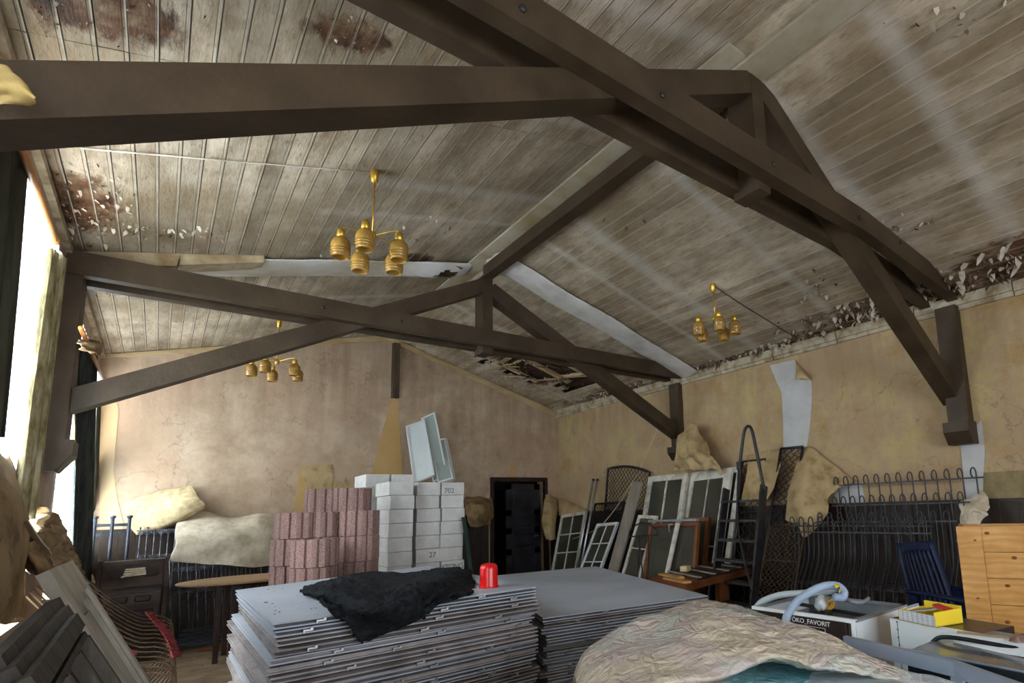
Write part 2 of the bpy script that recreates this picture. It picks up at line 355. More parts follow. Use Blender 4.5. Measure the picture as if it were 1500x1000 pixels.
DARKG = mat('dark green plastic', (.01, .03, .025), (.02, .05, .04), 4, .5)

def lace_mat():
    m = bpy.data.materials.new('sheer white lace'); m.use_nodes = True; N, L, b = nodes(m)
    g = N.new('ShaderNodeNewGeometry'); n = nz(N, L, 28, 3, g.outputs['Position'], (1, 1, .6))
    L.new(ramp(N, L, n, [(.42, (.62, .72, .82)), (.55, (.86, .92, .97))]), b.inputs['Base Color']); b.inputs['Roughness'].default_value = .9
    t = N.new('ShaderNodeBsdfTranslucent'); t.inputs[0].default_value = (.85, .93, 1, 1)
    tr = N.new('ShaderNodeBsdfTransparent'); tr.inputs[0].default_value = (.9, .95, 1, 1)
    m1 = N.new('ShaderNodeMixShader'); m1.inputs[0].default_value = .55; L.new(b.outputs[0], m1.inputs[1]); L.new(t.outputs[0], m1.inputs[2])
    m2 = N.new('ShaderNodeMixShader'); L.new(ramp(N, L, n, [(.40, (.25, .25, .25)), (.56, (.62, .62, .62))]), m2.inputs[0]); L.new(m1.outputs[0], m2.inputs[1]); L.new(tr.outputs[0], m2.inputs[2])
    L.new(m2.outputs[0], N['Material Output'].inputs[0]); return m
LACE = lace_mat()
def plastic_mat(name, stops, scale, foil):
    m = bpy.data.materials.new(name); m.use_nodes = True; N, L, b = nodes(m)
    g = N.new('ShaderNodeNewGeometry'); pos = g.outputs['Position']
    col = ramp(N, L, nz(N, L, scale, 2, pos), stops)
    L.new(col, b.inputs['Base Color']); b.inputs['Roughness'].default_value = .5
    b.inputs['Coat Weight'].default_value = foil; b.inputs['Coat Roughness'].default_value = .09; b.inputs['Coat IOR'].default_value = 1.7
    n1 = nz(N, L, 9, 8, pos, (1, 2.2, 1), rough=.65); n2 = nz(N, L, 35, 6, pos, (2.5, 1, 1))
    v = N.new('ShaderNodeTexVoronoi'); v.feature = 'DISTANCE_TO_EDGE'; v.inputs['Scale'].default_value = 11
    wv = N.new('ShaderNodeVectorMath'); wv.operation = 'MULTIPLY_ADD'; n3 = N.new('ShaderNodeTexNoise'); n3.inputs['Scale'].default_value = 4; L.new(pos, n3.inputs['Vector'])
    L.new(n3.outputs['Color'], wv.inputs[0]); wv.inputs[1].default_value = (.5, .5, .5); L.new(pos, wv.inputs[2]); L.new(wv.outputs[0], v.inputs['Vector'])
    h = math_(N, L, 'ADD', math_(N, L, 'ADD', n1, math_(N, L, 'MULTIPLY', n2, .3)), math_(N, L, 'MULTIPLY', v.outputs[0], 1.2))
    bu = N.new('ShaderNodeBump'); bu.inputs['Strength'].default_value = 1; bu.inputs['Distance'].default_value = .05
    L.new(h, bu.inputs['Height']); L.new(bu.outputs[0], b.inputs['Coat Normal']); 
    b2 = N.new('ShaderNodeBump'); b2.inputs['Strength'].default_value = .8; b2.inputs['Distance'].default_value = .03; L.new(h, b2.inputs['Height']); L.new(b2.outputs[0], b.inputs['Normal'])
    return m
FOILM = plastic_mat('beige quilt under clear film', [(.3, (.50, .41, .29)), (.45, (.60, .52, .40)), (.55, (.52, .43, .40)), (.62, (.50, .52, .46)), (.8, (.66, .58, .46))], 2.6, 1.0)
CYANM = plastic_mat('cyan and peach printed ticking', [(.30, (.07, .38, .34)), (.38, (.20, .58, .72)), (.54, (.34, .70, .80)), (.58, (.78, .60, .48)), (.72, (.80, .70, .60))], 2.4, .5)
def pine_mat(m):
    N, L, b = nodes(m); src = b.inputs['Base Color'].links[0].from_socket
    g = N.new('ShaderNodeNewGeometry'); tc = N.new('ShaderNodeTexCoord')
    w = N.new('ShaderNodeTexWave'); w.wave_type = 'BANDS'; w.bands_direction = 'Z'; w.inputs['Scale'].default_value = 7; w.inputs['Distortion'].default_value = 9; w.inputs['Detail'].default_value = 4; w.inputs['Detail Scale'].default_value = 1.6
    mp = N.new('ShaderNodeMapping'); mp.inputs['Scale'].default_value = (.25, .25, 1); L.new(tc.outputs['Object'], mp.inputs[0]); L.new(mp.outputs[0], w.inputs['Vector'])
    c = mixrgb(N, L, math_(N, L, 'MULTIPLY', w.outputs[1], .45), src, (.38, .16, .035))
    v = N.new('ShaderNodeTexVoronoi'); v.inputs['Scale'].default_value = 3.2; L.new(tc.outputs['Object'], v.inputs['Vector'])
    c = mixrgb(N, L, ramp(N, L, v.outputs[0], [(.05, (1, 1, 1)), (.085, (0, 0, 0))]), c, (.10, .03, .01))
    L.new(c, b.inputs['Base Color'])
pine_mat(PINE)

# ================================================================== SETTING
tag(MB().bx(XL-.3, XR+.3, YF-.3, YB+1.3, -.12, 0).build('floor', FLOOR), kind='structure')
# left wall with three window openings, the nearest unseen and added to let light in
WIN = [(-.6, 1.75), (3.35, 5.22), (6.72, 9.25)]; WZ0, WZ1 = .92, 3.36
w = MB(); ys = [YF]+[v for p in WIN for v in p]+[YB+.25]
for i in range(0, len(ys), 2): w.bx(XL-.3, XL, ys[i], ys[i+1], 0, 4.1)
for a, b in WIN: w.bx(XL-.3, XL, a, b, 0, WZ0); w.bx(XL-.3, XL, a, b, WZ1, 4.1)
tag(w.build('wall_left', WALLB), kind='structure')
w = MB(); w.bx(XR, XR+.25, YF, YB+.25, 0, 3.75); tag(w.build('wall_right', WALLR), kind='structure')
DX0, DX1, DZ = 4.78, 5.88, 2.08
w = MB()
w.bx(XL-.3, DX0, YB, YB+.25, 0, 3.3); w.bx(DX1, XR+.25, YB, YB+.25, 0, 3.3); w.bx(DX0, DX1, YB, YB+.25, DZ, 3.3)
w.prism([(XL-.3, YB, 3.3), (XR+.25, YB, 3.3), (XR+.25, YB, 3.5), (RX, YB, RZ+.15), (XL-.3, YB, 3.8)], (0, .25, 0))
tag(w.build('wall_back', WALLB), kind='structure')
w = MB(); w.bx(XL-.3, 0, YF-.25, YF, 0, 4.6); w.bx(4.4, XR+.25, YF-.25, YF, 0, 4.6); w.bx(0, 4.4, YF-.25, YF, 0, .8); w.bx(0, 4.4, YF-.25, YF, 3, 4.8)
tag(w.build('wall_front', WALLB), kind='structure')
# roof skin over the boards (dark attic deck)
w = MB(); t = .14
w.prism([(XL-.4, YF-.3, zc(XL-.4)+t), (RX, YF-.3, RZ+t), (RX, YF-.3, RZ+t+.1), (XL-.4, YF-.3, zc(XL-.4)+t+.1)], (0, YB-YF+.7, 0))
w.prism([(RX, YF-.3, RZ+t), (XR+.4, YF-.3, zc(XR+.4)+t), (XR+.4, YF-.3, zc(XR+.4)+t+.1), (RX, YF-.3, RZ+t+.1)], (0, YB-YF+.7, 0))
roof = tag(w.build('trim_9', mat('dark attic timber', (.03, .016, .01), (.10, .05, .028), 6, .9, .6, 20, stretch=(3, .3, 1))), kind='structure')
# passage behind the door
w = MB(); w.bx(DX0-.2, DX1+.2, YB+1.2, YB+1.3, 0, 2.4); w.bx(DX0-.3, DX0-.2, YB+.25, YB+1.3, 0, 2.4); w.bx(DX1+.2, DX1+.3, YB+.25, YB+1.3, 0, 2.4); w.bx(DX0-.3, DX1+.3, YB+.25, YB+1.3, 2.4, 2.5)
tag(w.build('wall_passage', DARKW), kind='structure')

# ceiling boards: bead and groove, each board its own piece
def board_mesh(Lg, wd, side):
    m = MB(); sl = .25 if side == 0 else -.306
    n = V((-sl, 0, 1)).normalized(); a = V((1, 0, sl)).normalized()
    prof = [(0, -.004), (.002, 0), (wd-.021, 0), (wd-.0195, -.005), (wd-.018, 0), (wd-.010, .002), (wd-.003, 0), (wd-.001, -.006)]
    top = [(wd-.001, -.018), (0, -.018)]
    pts = [a*p-n*q for p, q in prof+top]
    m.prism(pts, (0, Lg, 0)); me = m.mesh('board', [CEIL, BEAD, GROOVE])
    lx = a.x
    for p_ in me.polygons:
        if abs(p_.normal.y) > .9: continue
        c = p_.center.x/lx; w_ = wd
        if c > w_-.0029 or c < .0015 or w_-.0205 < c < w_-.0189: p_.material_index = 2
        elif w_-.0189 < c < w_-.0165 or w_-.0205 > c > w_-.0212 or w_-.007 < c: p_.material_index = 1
    return me
def hole_skip(x, y0, y1): return False
bw = .1125
for side in (0, 1):
    ce = MB()
    if side == 0: ce.prism([(XL-.2, YF, zc(XL-.2)+.03), (RX-.12, YF, zc(RX-.12)+.03), (RX-.12, YF, zc(RX-.12)+.045), (XL-.2, YF, zc(XL-.2)+.045)], (0, YB-YF, 0)); 
    else:
        a_, b_ = zc(RX), zc(XR+.2)
        for x0, x1, y0, y1 in ((RX-.12, XR+.2, YF, 7.2), (RX-.12, 4.0, 7.2, YB), (5.85, XR+.2, 7.2, YB), (4.0, 5.85, 9.1, YB)):
            ce.prism([(x0, y0, zc(max(x0, RX))+.03), (x1, y0, zc(x1)+.03), (x1, y0, zc(x1)+.045), (x0, y0, zc(max(x0, RX))+.045)], (0, y1-y0, 0))
    ceil = tag(ce.build('ceiling', CEIL), kind='structure')
    seams = [YF, .05, 3.36, 6.22, 8.18, YB] if side == 0 else [YF, -.2, 2.2, 6.22, 7.7, YB]
    cache = {}
    n = int((RX-XL)/bw)+1 if side == 0 else int((XR-RX)/bw)+1
    cosx = 1/math.sqrt(1+(.25 if side == 0 else .306)**2)
    for i in range(n):
        x = (RX-.02-(i+1)*bw) if side == 0 else (RX+.02+i*bw)
        for k in range(len(seams)-1):
            y0, y1 = seams[k], seams[k+1]
            if side == 1 and k >= 3 and 4.02 < x < 5.72:      # where the boards have fallen
                if k == 3: y1 = R.uniform(7.0, 7.45) if x > 4.5 else R.uniform(7.6, 7.7)
                else:
                    y0 = R.uniform(8.35, 8.95) if x < 5.1 else R.uniform(7.9, 8.5)
            Lg = round(y1-y0-.004, 3)
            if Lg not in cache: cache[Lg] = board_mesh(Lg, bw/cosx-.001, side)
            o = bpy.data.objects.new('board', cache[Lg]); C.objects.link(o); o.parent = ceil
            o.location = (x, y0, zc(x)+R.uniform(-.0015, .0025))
    # fallen area: battens and sagging boards
    if side == 1:
        for q, (px0, py0, px1, py1, wd) in enumerate(((4.05, 7.35, 5.5, 7.45, .07), (4.0, 7.95, 5.5, 8.02, .09), (4.1, 8.6, 5.4, 8.62, .06))):
            part(MB().bar((px0, py0, zc(px0)+.035), (px1, py1, zc(px1)+.03), wd, .05), 'batten', RAW, ceil)
        for q in range(22):
            x = R.uniform(4.1, 5.4); y = R.uniform(7.3, 8.8); an = R.uniform(-.25, .25); Lh = R.uniform(.12, .42)
            part(MB().bar((x-math.sin(an)*Lh, y-Lh, zc(x)-R.uniform(-.03, .12)), (x+math.sin(an)*Lh, y+Lh, zc(x)-R.uniform(-.05, .04)), R.uniform(.05, .11), .012), 'broken_board', CEIL if q % 2 else RAW, ceil)
    # curled paint flakes and torn edges: uncountable
    fl = MB(); spots = [(-.55, 5.2, .3, .5, 120), (-.4, 3.1, .3, .2, 60), (.62, 2.85, .2, .15, 40), (-.35, 6.9, .3, .25, 50), (-.2, 5.5, .6, .12, 80), (1.5, 4.8, 1.2, .8, 14), (1.9, 5.1, .5, .3, 10)] if side == 0 else \
        [(5.95, 2.5, .22, 1.0, 420), (5.9, .8, .32, .8, 260), (6.1, 4.4, .06, 1.5, 200), (6.08, 7.6, .1, 1.6, 220), (4.75, 8.05, .8, .9, 150), (3.5, 2.38, .7, .1, 120), (4.9, 1.9, .3, .25, 26), (5.3, 3.0, .25, .2, 24), (3.2, 3.9, .4, .3, 8), (3.4, .9, .3, .3, 14)]
    fl2 = MB()
    for cx, cy, sx, sy, cnt in spots:
        for _ in range(cnt):
            x = R.gauss(cx, sx*.55); y = R.gauss(cy, sy*.6); 
            if not (XL+.02 < x < XR-.02 and YF < y < YB-.05): continue
            if (x < RX) != (side == 0): continue
            s_ = R.uniform(.008, .032)*((1.9 if x > 5.6 and y < 5.5 else 1.2) if side else .8)*(.6 if y < 3.6 and x < 1.5 else 1); an = R.uniform(0, 6.28); d1 = V((math.cos(an), math.sin(an), 0))*s_; d2 = V((-math.sin(an), math.cos(an), 0))*s_*R.uniform(.4, 1)
            p = V((x, y, zc(x)-.003)); dz = R.uniform(.2, 1.1)*s_
            q = [p-d1*.5-d2*.5, p+d1*.5-d2*.4, p+d1*.6+d2*.4+V((0, 0, -dz)), p-d1*.4+d2*.5+V((0, 0, -dz*.8)), p+d1*.1+d2*1.1+V((0, 0, -dz*1.9))]
            (fl if R.random() < (.75 if side == 0 else .5) else fl2).add(q, [(0, 1, 2, 3), (3, 2, 4)])
    tag(part(fl, 'paint_flakes', mat('curled paint', (.42, .36, .27), (.62, .57, .48), 8, .8), ceil), kind='stuff')
    tag(part(fl2, 'torn_backing', mat('torn brown backing', (.05, .03, .018), (.24, .17, .10), 9, .9), ceil), kind='stuff')
# flat ridge boards between the camera and the near truss
rb = MB(); rb.bx(RX+.06, RX+.30, YF, 2.3, RZ-.10, RZ-.075); rb.bx(RX+.305, RX+.54, YF, 1.28, RZ-.105, RZ-.08); rb.bx(RX+.305, RX+.54, 1.285, 2.0, RZ-.102, RZ-.077)
rb.bx(RX-.1, RX+.1, 1.98, YB, RZ-.06, RZ-.035)
tag(rb.build('trim_1', mat('stained ridge board', (.26, .20, .10), (.42, .38, .30), 1.8, .7, .3, 20, c3=(.36, .31, .22))), kind='structure')
# cornices at the eaves and on the gable
cm = mat('worn cream cornice', (.22, .16, .08), (.50, .44, .33), 7, .8, .6, 30, c3=(.40, .34, .24))
cw = MB()
for k in range(14):
    y0, y1 = YF+k*.91, YF+k*.91+.9
    if y1 > YB: y1 = YB
    j = R.uniform(-.01, .01); cw.bx(XR-.055, XR, y0, y1, 3.42+j, 3.52+j); cw.bx(XR-.03, XR, y0, y1, 3.375+j*.5, 3.42+j)
tag(cw.build('trim_2', cm), kind='structure')
cw = MB(); cw.bx(XL, XL+.04, YF, YB, 3.62, 3.67); tag(cw.build('trim_3', cm), kind='structure')
cw = MB()
cw.prism([(XL, YB-.03, zc(XL)-.06), (RX, YB-.03, RZ-.10), (RX, YB-.03, RZ-.015), (XL, YB-.03, zc(XL)-.01)], (0, .03, 0))
cw.prism([(RX, YB-.03, RZ-.10), (XR, YB-.03, zc(XR)-.13), (XR, YB-.03, zc(XR)-.01), (RX, YB-.03, RZ-.015)], (0, .03, 0))
tag(cw.build('trim_4', RAW), kind='structure')
# paper covered strip along the far truss, bulging, with a torn hole
PAP = mat('loose painted paper', (.50, .48, .45), (.66, .65, .64), 4, .6, .3, 12, c3=(.60, .58, .55))
PAPL = mat('loose dirty paper', (.42, .36, .25), (.58, .54, .47), 4, .6, .3, 12, c3=(.52, .47, .38))
PAPX = wallgrad = mat('paper dirty at the eave, white at the ridge', (.42, .36, .25), (.66, .65, .63), .55, .6, .3, 12, c3=(.58, .54, .47), pos=(.40, .56))
def cover(x0, x1, side):
    def fn(u, v):
        x = x0+(x1-x0)*u; y = (6.0+.48*v) if side == 0 else (5.50+.42*v); e = math.sin(math.pi*v)
        b = .02+.05*e*(.5+.8*noise.noise(V((x*.9, 0, side))))
        if side == 0: b += .06*math.exp(-((x-2.45)/.33)**2)*e
        y += .05*noise.noise(V((x*1.2, 3, 0)))
        return (x, y, zc(x)-max(b, .006)-.012+.008*noise.noise(V((x*9, y*9, 1))))
    def hole(u, v):
        x = x0+(x1-x0)*u; return side == 0 and ((x-2.47)/.13)**2+((v-.45)/.26)**2+.5*noise.noise(V((x*18, v*5, 0))) < 1
    return MB().grid(fn, 90, 14, .004, hole)
o = tag(cover(XL+.02, RX-.02, 0).build('trim_5', PAPX), kind='structure')
o = tag(cover(RX+.02, XR-.05, 1).build('trim_6', PAP), kind='structure')
o = tag(MB().bx(2.30, 2.64, 6.05, 6.42, zc(2.36)-.012, zc(2.36)-.008).build('trim_hole_shade', mat('painted hole shade', (.05, .03, .02), (.16, .09, .05), 15, .9)), kind='structure')  # dark sheet painted in for the shade inside the torn hole
rw = MB(); rw.prism([(XL, 5.98, zc(XL)-.13), (-.02, 5.98, zc(-.02)-.12), (.0, 5.98, zc(.0)-.005), (XL, 5.98, zc(XL)-.005)], (0, .2, 0)); rw.prism([(0.0, 5.985, zc(.0)-.11), (.62, 5.985, zc(.62)-.07), (.62, 5.985, zc(.62)-.005), (.0, 5.985, zc(.0)-.005)], (0, .2, 0))
tag(rw.build('trim_7', mat('dirty yellowed wood', (.26, .18, .09), (.50, .40, .26), 5, .8, .4, 25)), kind='structure')

# wainscot: dark boards low on the walls, every board a piece
def wainscot(name, x0, y0, x1, y1, h=1.42, wd=.16):
    L_ = math.hypot(x1-x0, y1-y0); n = int(L_/wd); d = V(((x1-x0)/L_, (y1-y0)/L_, 0)); nr = V((-d.y, d.x, 0))
    if name == 'baseboard_right': nr = V((-1, 0, 0))
    elif name == 'baseboard_left': nr = V((1, 0, 0))
    else: nr = V((0, -1, 0))
    p0 = V((x0, y0, 0)); base = MB().bar(p0+nr*.02+V((0, 0, h+.02)), p0+d*L_+nr*.02+V((0, 0, h+.02)), .045, .04)
    s = tag(base.build(name, DARKW), kind='structure')
    bx_ = MB(); a = d*(wd*.5-.003)
    bx_.prism([(-a.x, -a.y, .02), (a.x, a.y, .02), (a.x, a.y, h), (-a.x, -a.y, h)], nr*.018); me = bx_.mesh('board', DARKW)
    for i in range(n):
        o = bpy.data.objects.new('board', me); C.objects.link(o); o.parent = s; o.location = p0+d*((i+.5)*L_/n)+nr*.001
wainscot('baseboard_back', XL, YB, DX0-.1, YB); wainscot('baseboard_right', XR, .2, XR, YB)
wainscot('baseboard_back', DX1+.1, YB, XR, YB)

# windows left: frames and panes
for i, (a, b) in enumerate(WIN):
    fr = MB(); x = XL-.16
    for y in (a+.03, (a+b)/2, b-.03): fr.bx(x-.03, x+.03, y-.035, y+.035, WZ0, WZ1)
    for z in (WZ0+.03, 2.55, WZ1-.03): fr.bx(x-.03, x+.03, a, b, z-.03, z+.03)
    o = tag(fr.build('window_%d' % (i+1), WHITEF), kind='structure')
    for ya, yb in ((a+.065, (a+b)/2-.035), ((a+b)/2+.035, b-.065)):
        for za, zb in ((WZ0+.06, 2.52), (2.58, WZ1-.06)): part(MB().bx(x-.003, x+.003, ya, yb, za, zb), 'pane', GLASS, o)
    part(MB().bx(XL-.12, XL+.06, a-.04, b+.04, WZ0-.04, WZ0), 'window_sill', GREYF, o)

# door at the back
dr = MB(); dr.bx(DX0-.07, DX0, YB-.03, YB+.05, 0, DZ+.07); dr.bx(DX1, DX1+.07, YB-.03, YB+.05, 0, DZ+.07); dr.bx(DX0, DX1, YB-.03, YB+.05, DZ, DZ+.07)
door = tag(dr.build('door_1', mat('dark red brown jamb', (.018, .009, .007), (.03, .014, .011), 5, .5)), kind='structure')
lx0, lx1 = 5.06, 5.80; an = math.radians(-4)
lf = MB(); lf.bx(lx0, lx1, YB+.06, YB+.085, .01, 2.03)
for xa, xb in ((lx0, lx0+.12), (lx1-.12, lx1)): lf.bx(xa, xb, YB+.04, YB+.10, .01, 2.03)
for z in (.1, .75, 1.14, 1.48, 1.98): lf.bx(lx0, lx1, YB+.04, YB+.10, z-.06, z+.05)
leaf = part(lf, 'door_leaf', BLACKW, door)
for za, zb in ((1.56, 1.89), (1.22, 1.40), (.84, 1.06), (.2, .66)):
    part(MB().cbox(((lx0+lx1)/2, YB+.06, (za+zb)/2), (lx1-lx0-.32, .03, zb-za), .012), 'panel', BLACKW, leaf)
part(MB().tube([(lx1-.06, YB+.04, 1.02), (lx1-.06, YB-.02, 1.02), (lx1-.16, YB-.02, 1.02)], .01), 'door_handle', STEEL, leaf)

# bare patches and loose paper on the walls (flat pieces lying on the wall surface)
def patch(name, pts, m, plane, c, thick=.006, label=None, cat='wallpaper'):
    P = [(on_y(x, y, c) if plane == 'y' else on_x(x, y, c)) for x, y in pts]
    o = MB().prism(P, (0, -thick, 0) if plane == 'y' else (-thick, 0, 0)).build(name, m)
    setorigin(o, P[0])
    return tag(o, label, cat) if label else tag(o, kind='structure')
patch('trim_11', [(575, 583), (583, 582), (585, 625), (591, 697), (544, 697), (560, 630)], OCHRE, 'y', YB-.001)
patch('trim_12', [(750, 671), (754, 680), (758, 702), (742, 702), (748, 684)], OCHRE, 'y', YB-.001)
patch('trim_13', [(440, 682), (447, 700), (455, 735), (462, 748), (430, 748)], OCHRE, 'y', YB-.001)
patch('wallpaper_scrap', [(440, 681), (487, 680), (489, 712), (487, 722), (450, 716), (444, 700)], PAPER, 'y', YB-.004, .005, 'square olive wallpaper scrap on back wall above the pink blocks')
patch('wallpaper_scrap', [(487, 703), (504, 708), (506, 697), (510, 710), (530, 712), (540, 730), (480, 735)], PAPER, 'y', YB-.004, .005, 'torn low olive wallpaper edge behind the top pink block')
patch('trim_14', [(146, 590), (171, 589), (174, 600), (166, 690), (172, 730), (181, 768), (178, 780), (146, 780)], mat('warm bare plaster', (.58, .42, .23), (.66, .50, .30), 1.5, .85), 'y', YB-.002)
patch('trim_15', [(1128, 535), (1150, 530), (1166, 527), (1172, 556), (1189, 556), (1190, 582), (1187, 620), (1182, 656), (1148, 659), (1147, 610), (1145, 575), (1136, 555)], PALE, 'x', XR-.001)
patch('trim_16', [(1407, 650), (1438, 615), (1443, 660), (1440, 720), (1420, 760), (1412, 700)], PALE, 'x', XR-.001)
patch('wallpaper_scrap', [(1441, 692), (1500, 688), (1500, 765), (1440, 772), (1440, 730)], mat('olive wallpaper', (.20, .155, .07), (.30, .24, .13), 9, .85, .3, 40), 'x', XR-.004, .006, 'olive brown wallpaper panel above the pine crate')
patch('trim_17', [(1222, 712), (1262, 706), (1270, 745), (1225, 748)], PALE, 'x', XR-.001)
# folded dog ear at the top of the pale patch
o = MB().grid(sheetfn([[on_x(1165, 527, 6.19), on_x(1166, 545, 6.1), on_x(1165, 556, 6.08)], [on_x(1172, 536, 6.19), on_x(1178, 548, 6.09), on_x(1175, 554, 6.08)], [on_x(1180, 545, 6.19), on_x(1189, 557, 6.14), on_x(1188, 557, 6.12)]], .003, 9), 8, 8, .003).build('wallpaper_flap', PAPER)
setorigin(o, on_x(1165, 556, 6.1)); tag(o, 'small folded wallpaper corner at the top of the pale wall patch', 'wallpaper')
# hanging paper pieces
def sheet(name, label, ctrl, m, plane, amp=.01, fr=5, nu=40, nv=40, thick=.003, seed=0, cat='wallpaper', crease=0):
    f = on_x if plane == 'x' else on_y if plane == 'y' else on_z
    cc = [[f(*p) for p in row] for row in ctrl]
    o = MB().grid(sheetfn(cc, amp, fr, seed, crease), nu, nv, thick).build(name, m)
    for v in o.data.vertices: v.co.x = min(max(v.co.x, XL+.012), XR-.012); v.co.y = min(v.co.y, YB-.012)
    lo = min((V(v.co) for v in o.data.vertices), key=lambda v: v.z); setorigin(o, lo.copy())
    return tag(o, label, cat)
sheet('hanging_wallpaper', 'peeled wallpaper roll curling forward high on back wall left', [
    [(178, 735, 9.48), (183, 748, 9.44), (186, 765, 9.40), (200, 783, 9.36)],
    [(225, 722, 9.46), (228, 745, 9.30), (235, 768, 9.26), (240, 774, 9.30)],
    [(270, 712, 9.44), (272, 730, 9.22), (275, 750, 9.20), (277, 757, 9.25)],
    [(282, 711, 9.42), (290, 728, 9.22), (300, 738, 9.22), (298, 745, 9.26)]], PAPERM, 'y', .01, 4)
sheet('hanging_wallpaper', 'sunlit pale wallpaper flap hanging over the iron railings', [
    [(268, 757, 9.45), (260, 775, 9.1), (254, 800, 8.95), (249, 824, 8.9)],
    [(295, 748, 9.45), (298, 775, 9.05), (300, 800, 8.92), (300, 826, 8.9)],
    [(345, 757, 9.46), (345, 775, 9.05), (345, 800, 8.95), (350, 828, 8.9)],
    [(375, 752, 9.46), (380, 772, 9.12), (385, 800, 9.0), (385, 829, 8.95)],
    [(406, 756, 9.48), (408, 775, 9.2), (406, 800, 9.05), (402, 828, 9.0)]], PAPERL, 'y', .035, 4, seed=3, crease=.03)
sheet('hanging_wallpaper', 'crumpled brown paper bundle hanging left of the dark door', [
    [(682, 728, 9.5), (681, 745, 9.3), (684, 760, 9.2), (690, 772, 9.3)], [(695, 728, 9.5), (697, 742, 9.0), (700, 758, 9.0), (702, 769, 9.1)],
    [(710, 727, 9.5), (712, 742, 9.0), (714, 755, 9.0), (716, 768, 9.1)], [(721, 728, 9.5), (723, 745, 9.35), (722, 752, 9.3), (721, 758, 9.4)]], BPAPER, 'y', .05, 6, seed=7, crease=.06)
sheet('hanging_wallpaper', 'ochre wallpaper strip curling down right of the dark door', [
    [(799, 724, 9.45), (797, 740, 9.2), (794, 765, 9.1), (800, 789, 9.1)], [(806, 725, 9.42), (808, 745, 9.1), (808, 770, 9.0), (808, 791, 9.0)], [(817, 730, 9.45), (816, 750, 9.2), (814, 770, 9.1), (814, 789, 9.1)]], PAPER, 'y', .02, 5, seed=2)
sheet('hanging_wallpaper', 'drooping ochre wallpaper triangle in the far right corner', [
    [(818, 728, 6.17), (818, 740, 6.05), (819, 755, 6.0)], [(835, 736, 6.17), (837, 745, 6.05), (840, 757, 6.0)], [(856, 745, 6.17), (857, 749, 6.1), (858, 755, 6.08)]], PAPER, 'x', .02, 5, seed=5)
sheet('hanging_wallpaper', 'large ochre wallpaper flag hanging point down beside the ladder', [
    [(1175, 655, 6.17), (1162, 690, 5.95), (1153, 730, 5.8), (1150, 762, 5.75)],
    [(1190, 655, 6.15), (1180, 700, 5.85), (1172, 745, 5.68), (1168, 772, 5.64)],
    [(1215, 675, 6.16), (1200, 710, 5.95), (1195, 745, 5.75), (1180, 788, 5.64)],
    [(1258, 708, 6.18), (1218, 722, 6.0), (1214, 742, 5.85), (1211, 751, 5.78)]], PAPER, 'x', .03, 3.5, 32, 32, seed=4, crease=.05)
sheet('hanging_wallpaper', 'ochre wallpaper sheet hanging behind the ladder handrail', [
    [(1093, 668, 6.16), (1094, 690, 6.05), (1090, 715, 5.98), (1086, 732, 5.95)], [(1118, 661, 6.16), (1118, 690, 6.05), (1112, 715, 5.95), (1106, 731, 5.92)], [(1144, 658, 6.16), (1141, 685, 6.02), (1134, 710, 5.95), (1124, 730, 5.92)]], PAPER, 'x', .02, 4, seed=6, crease=.03)
sheet('bunched_cloth', 'ochre cloth bunched round the foot of the far right brace', [
    [(1001, 628, 5.98), (990, 645, 5.85), (992, 665, 5.8), (985, 690, 5.85)], [(1012, 624, 5.9), (1005, 650, 5.72), (1010, 668, 5.74), (1018, 690, 5.8)],
    [(1022, 626, 5.92), (1018, 655, 5.74), (1025, 670, 5.72), (1034, 690, 5.8)], [(1028, 640, 6.0), (1040, 660, 5.9), (1050, 676, 5.85), (1065, 692, 5.9)]], PAPER, 'x', .07, 6, 36, 30, seed=8, cat='cloth', crease=.09)
sheet('hanging_wallpaper', 'torn pale and brown wallpaper between railings and pine crate', [
    [(1432, 715, 6.1), (1408, 740, 5.9), (1402, 765, 5.8), (1398, 800, 5.8)], [(1440, 722, 6.05), (1420, 745, 5.85), (1412, 775, 5.75), (1406, 815, 5.75)], [(1446, 728, 6.08), (1440, 750, 5.9), (1432, 780, 5.8), (1425, 815, 5.8)]], PAPERL, 'x', .05, 5, seed=9, crease=.06)

# ================================================================== TRUSSES
def truss(label, T, tiez, kx, kz, lft, rgt, cat='roof truss'):
    """lft/rgt: (foot x, bottom z, top x, bottom z at top, depth)"""
    t = .094; g = .165
    o = thing('roof_truss', label, cat, (kx, T, tiez[0]))
    for k, y in enumerate((T, T+t+g)):
        m = MB(); pr = [(XL+.01, tiez[0]), (tiez[2], tiez[3]), (XR-.01, tiez[1])]; fl_ = [V((x, y, z)) for x, z in pr]+[V((x, y, z+.19)) for x, z in pr[::-1]]
        m.prism(fl_, (0, t, 0))
        tb = part(m, 'tie_beam', BEAM, o)
        if k == 0:
            for bxx in (kx-1.05, kx-.02, kx+1.15, XL+1.8, XR-1.3):
                z = tiez[3]+.09
                bo = MB().lathe([(.0, -.012), (.016, -.012), (.02, -.006), (.02, .004)], (0, 0, 0), 6).build('bolt', IRON, tb)
                bo.matrix_basis = Matrix.Translation(V((bxx, y, z))-V(o.location)) @ Matrix.Rotation(-H, 4, 'X')
    ym = T+t+g/2
    for fx, fz, tx, tz, dp in (lft, rgt):
        sg = 1 if tx > fx else -1; d = V((tx-fx, 0, tz-fz)).normalized(); n = V((-d.z*sg, 0, abs(d.x)))
        m = MB(); m.bar(V((fx, ym, fz))+n*dp/2, V((tx, ym, tz))+n*dp/2, g-.004, dp)
        part(m, 'brace', BEAM, o)
    m = MB(); m.bx(kx-.065, kx+.065, T+t-.0, T+t+g+.05, tiez[0]-.07, kz); part(m, 'king_post', BEAM, o)
    return o
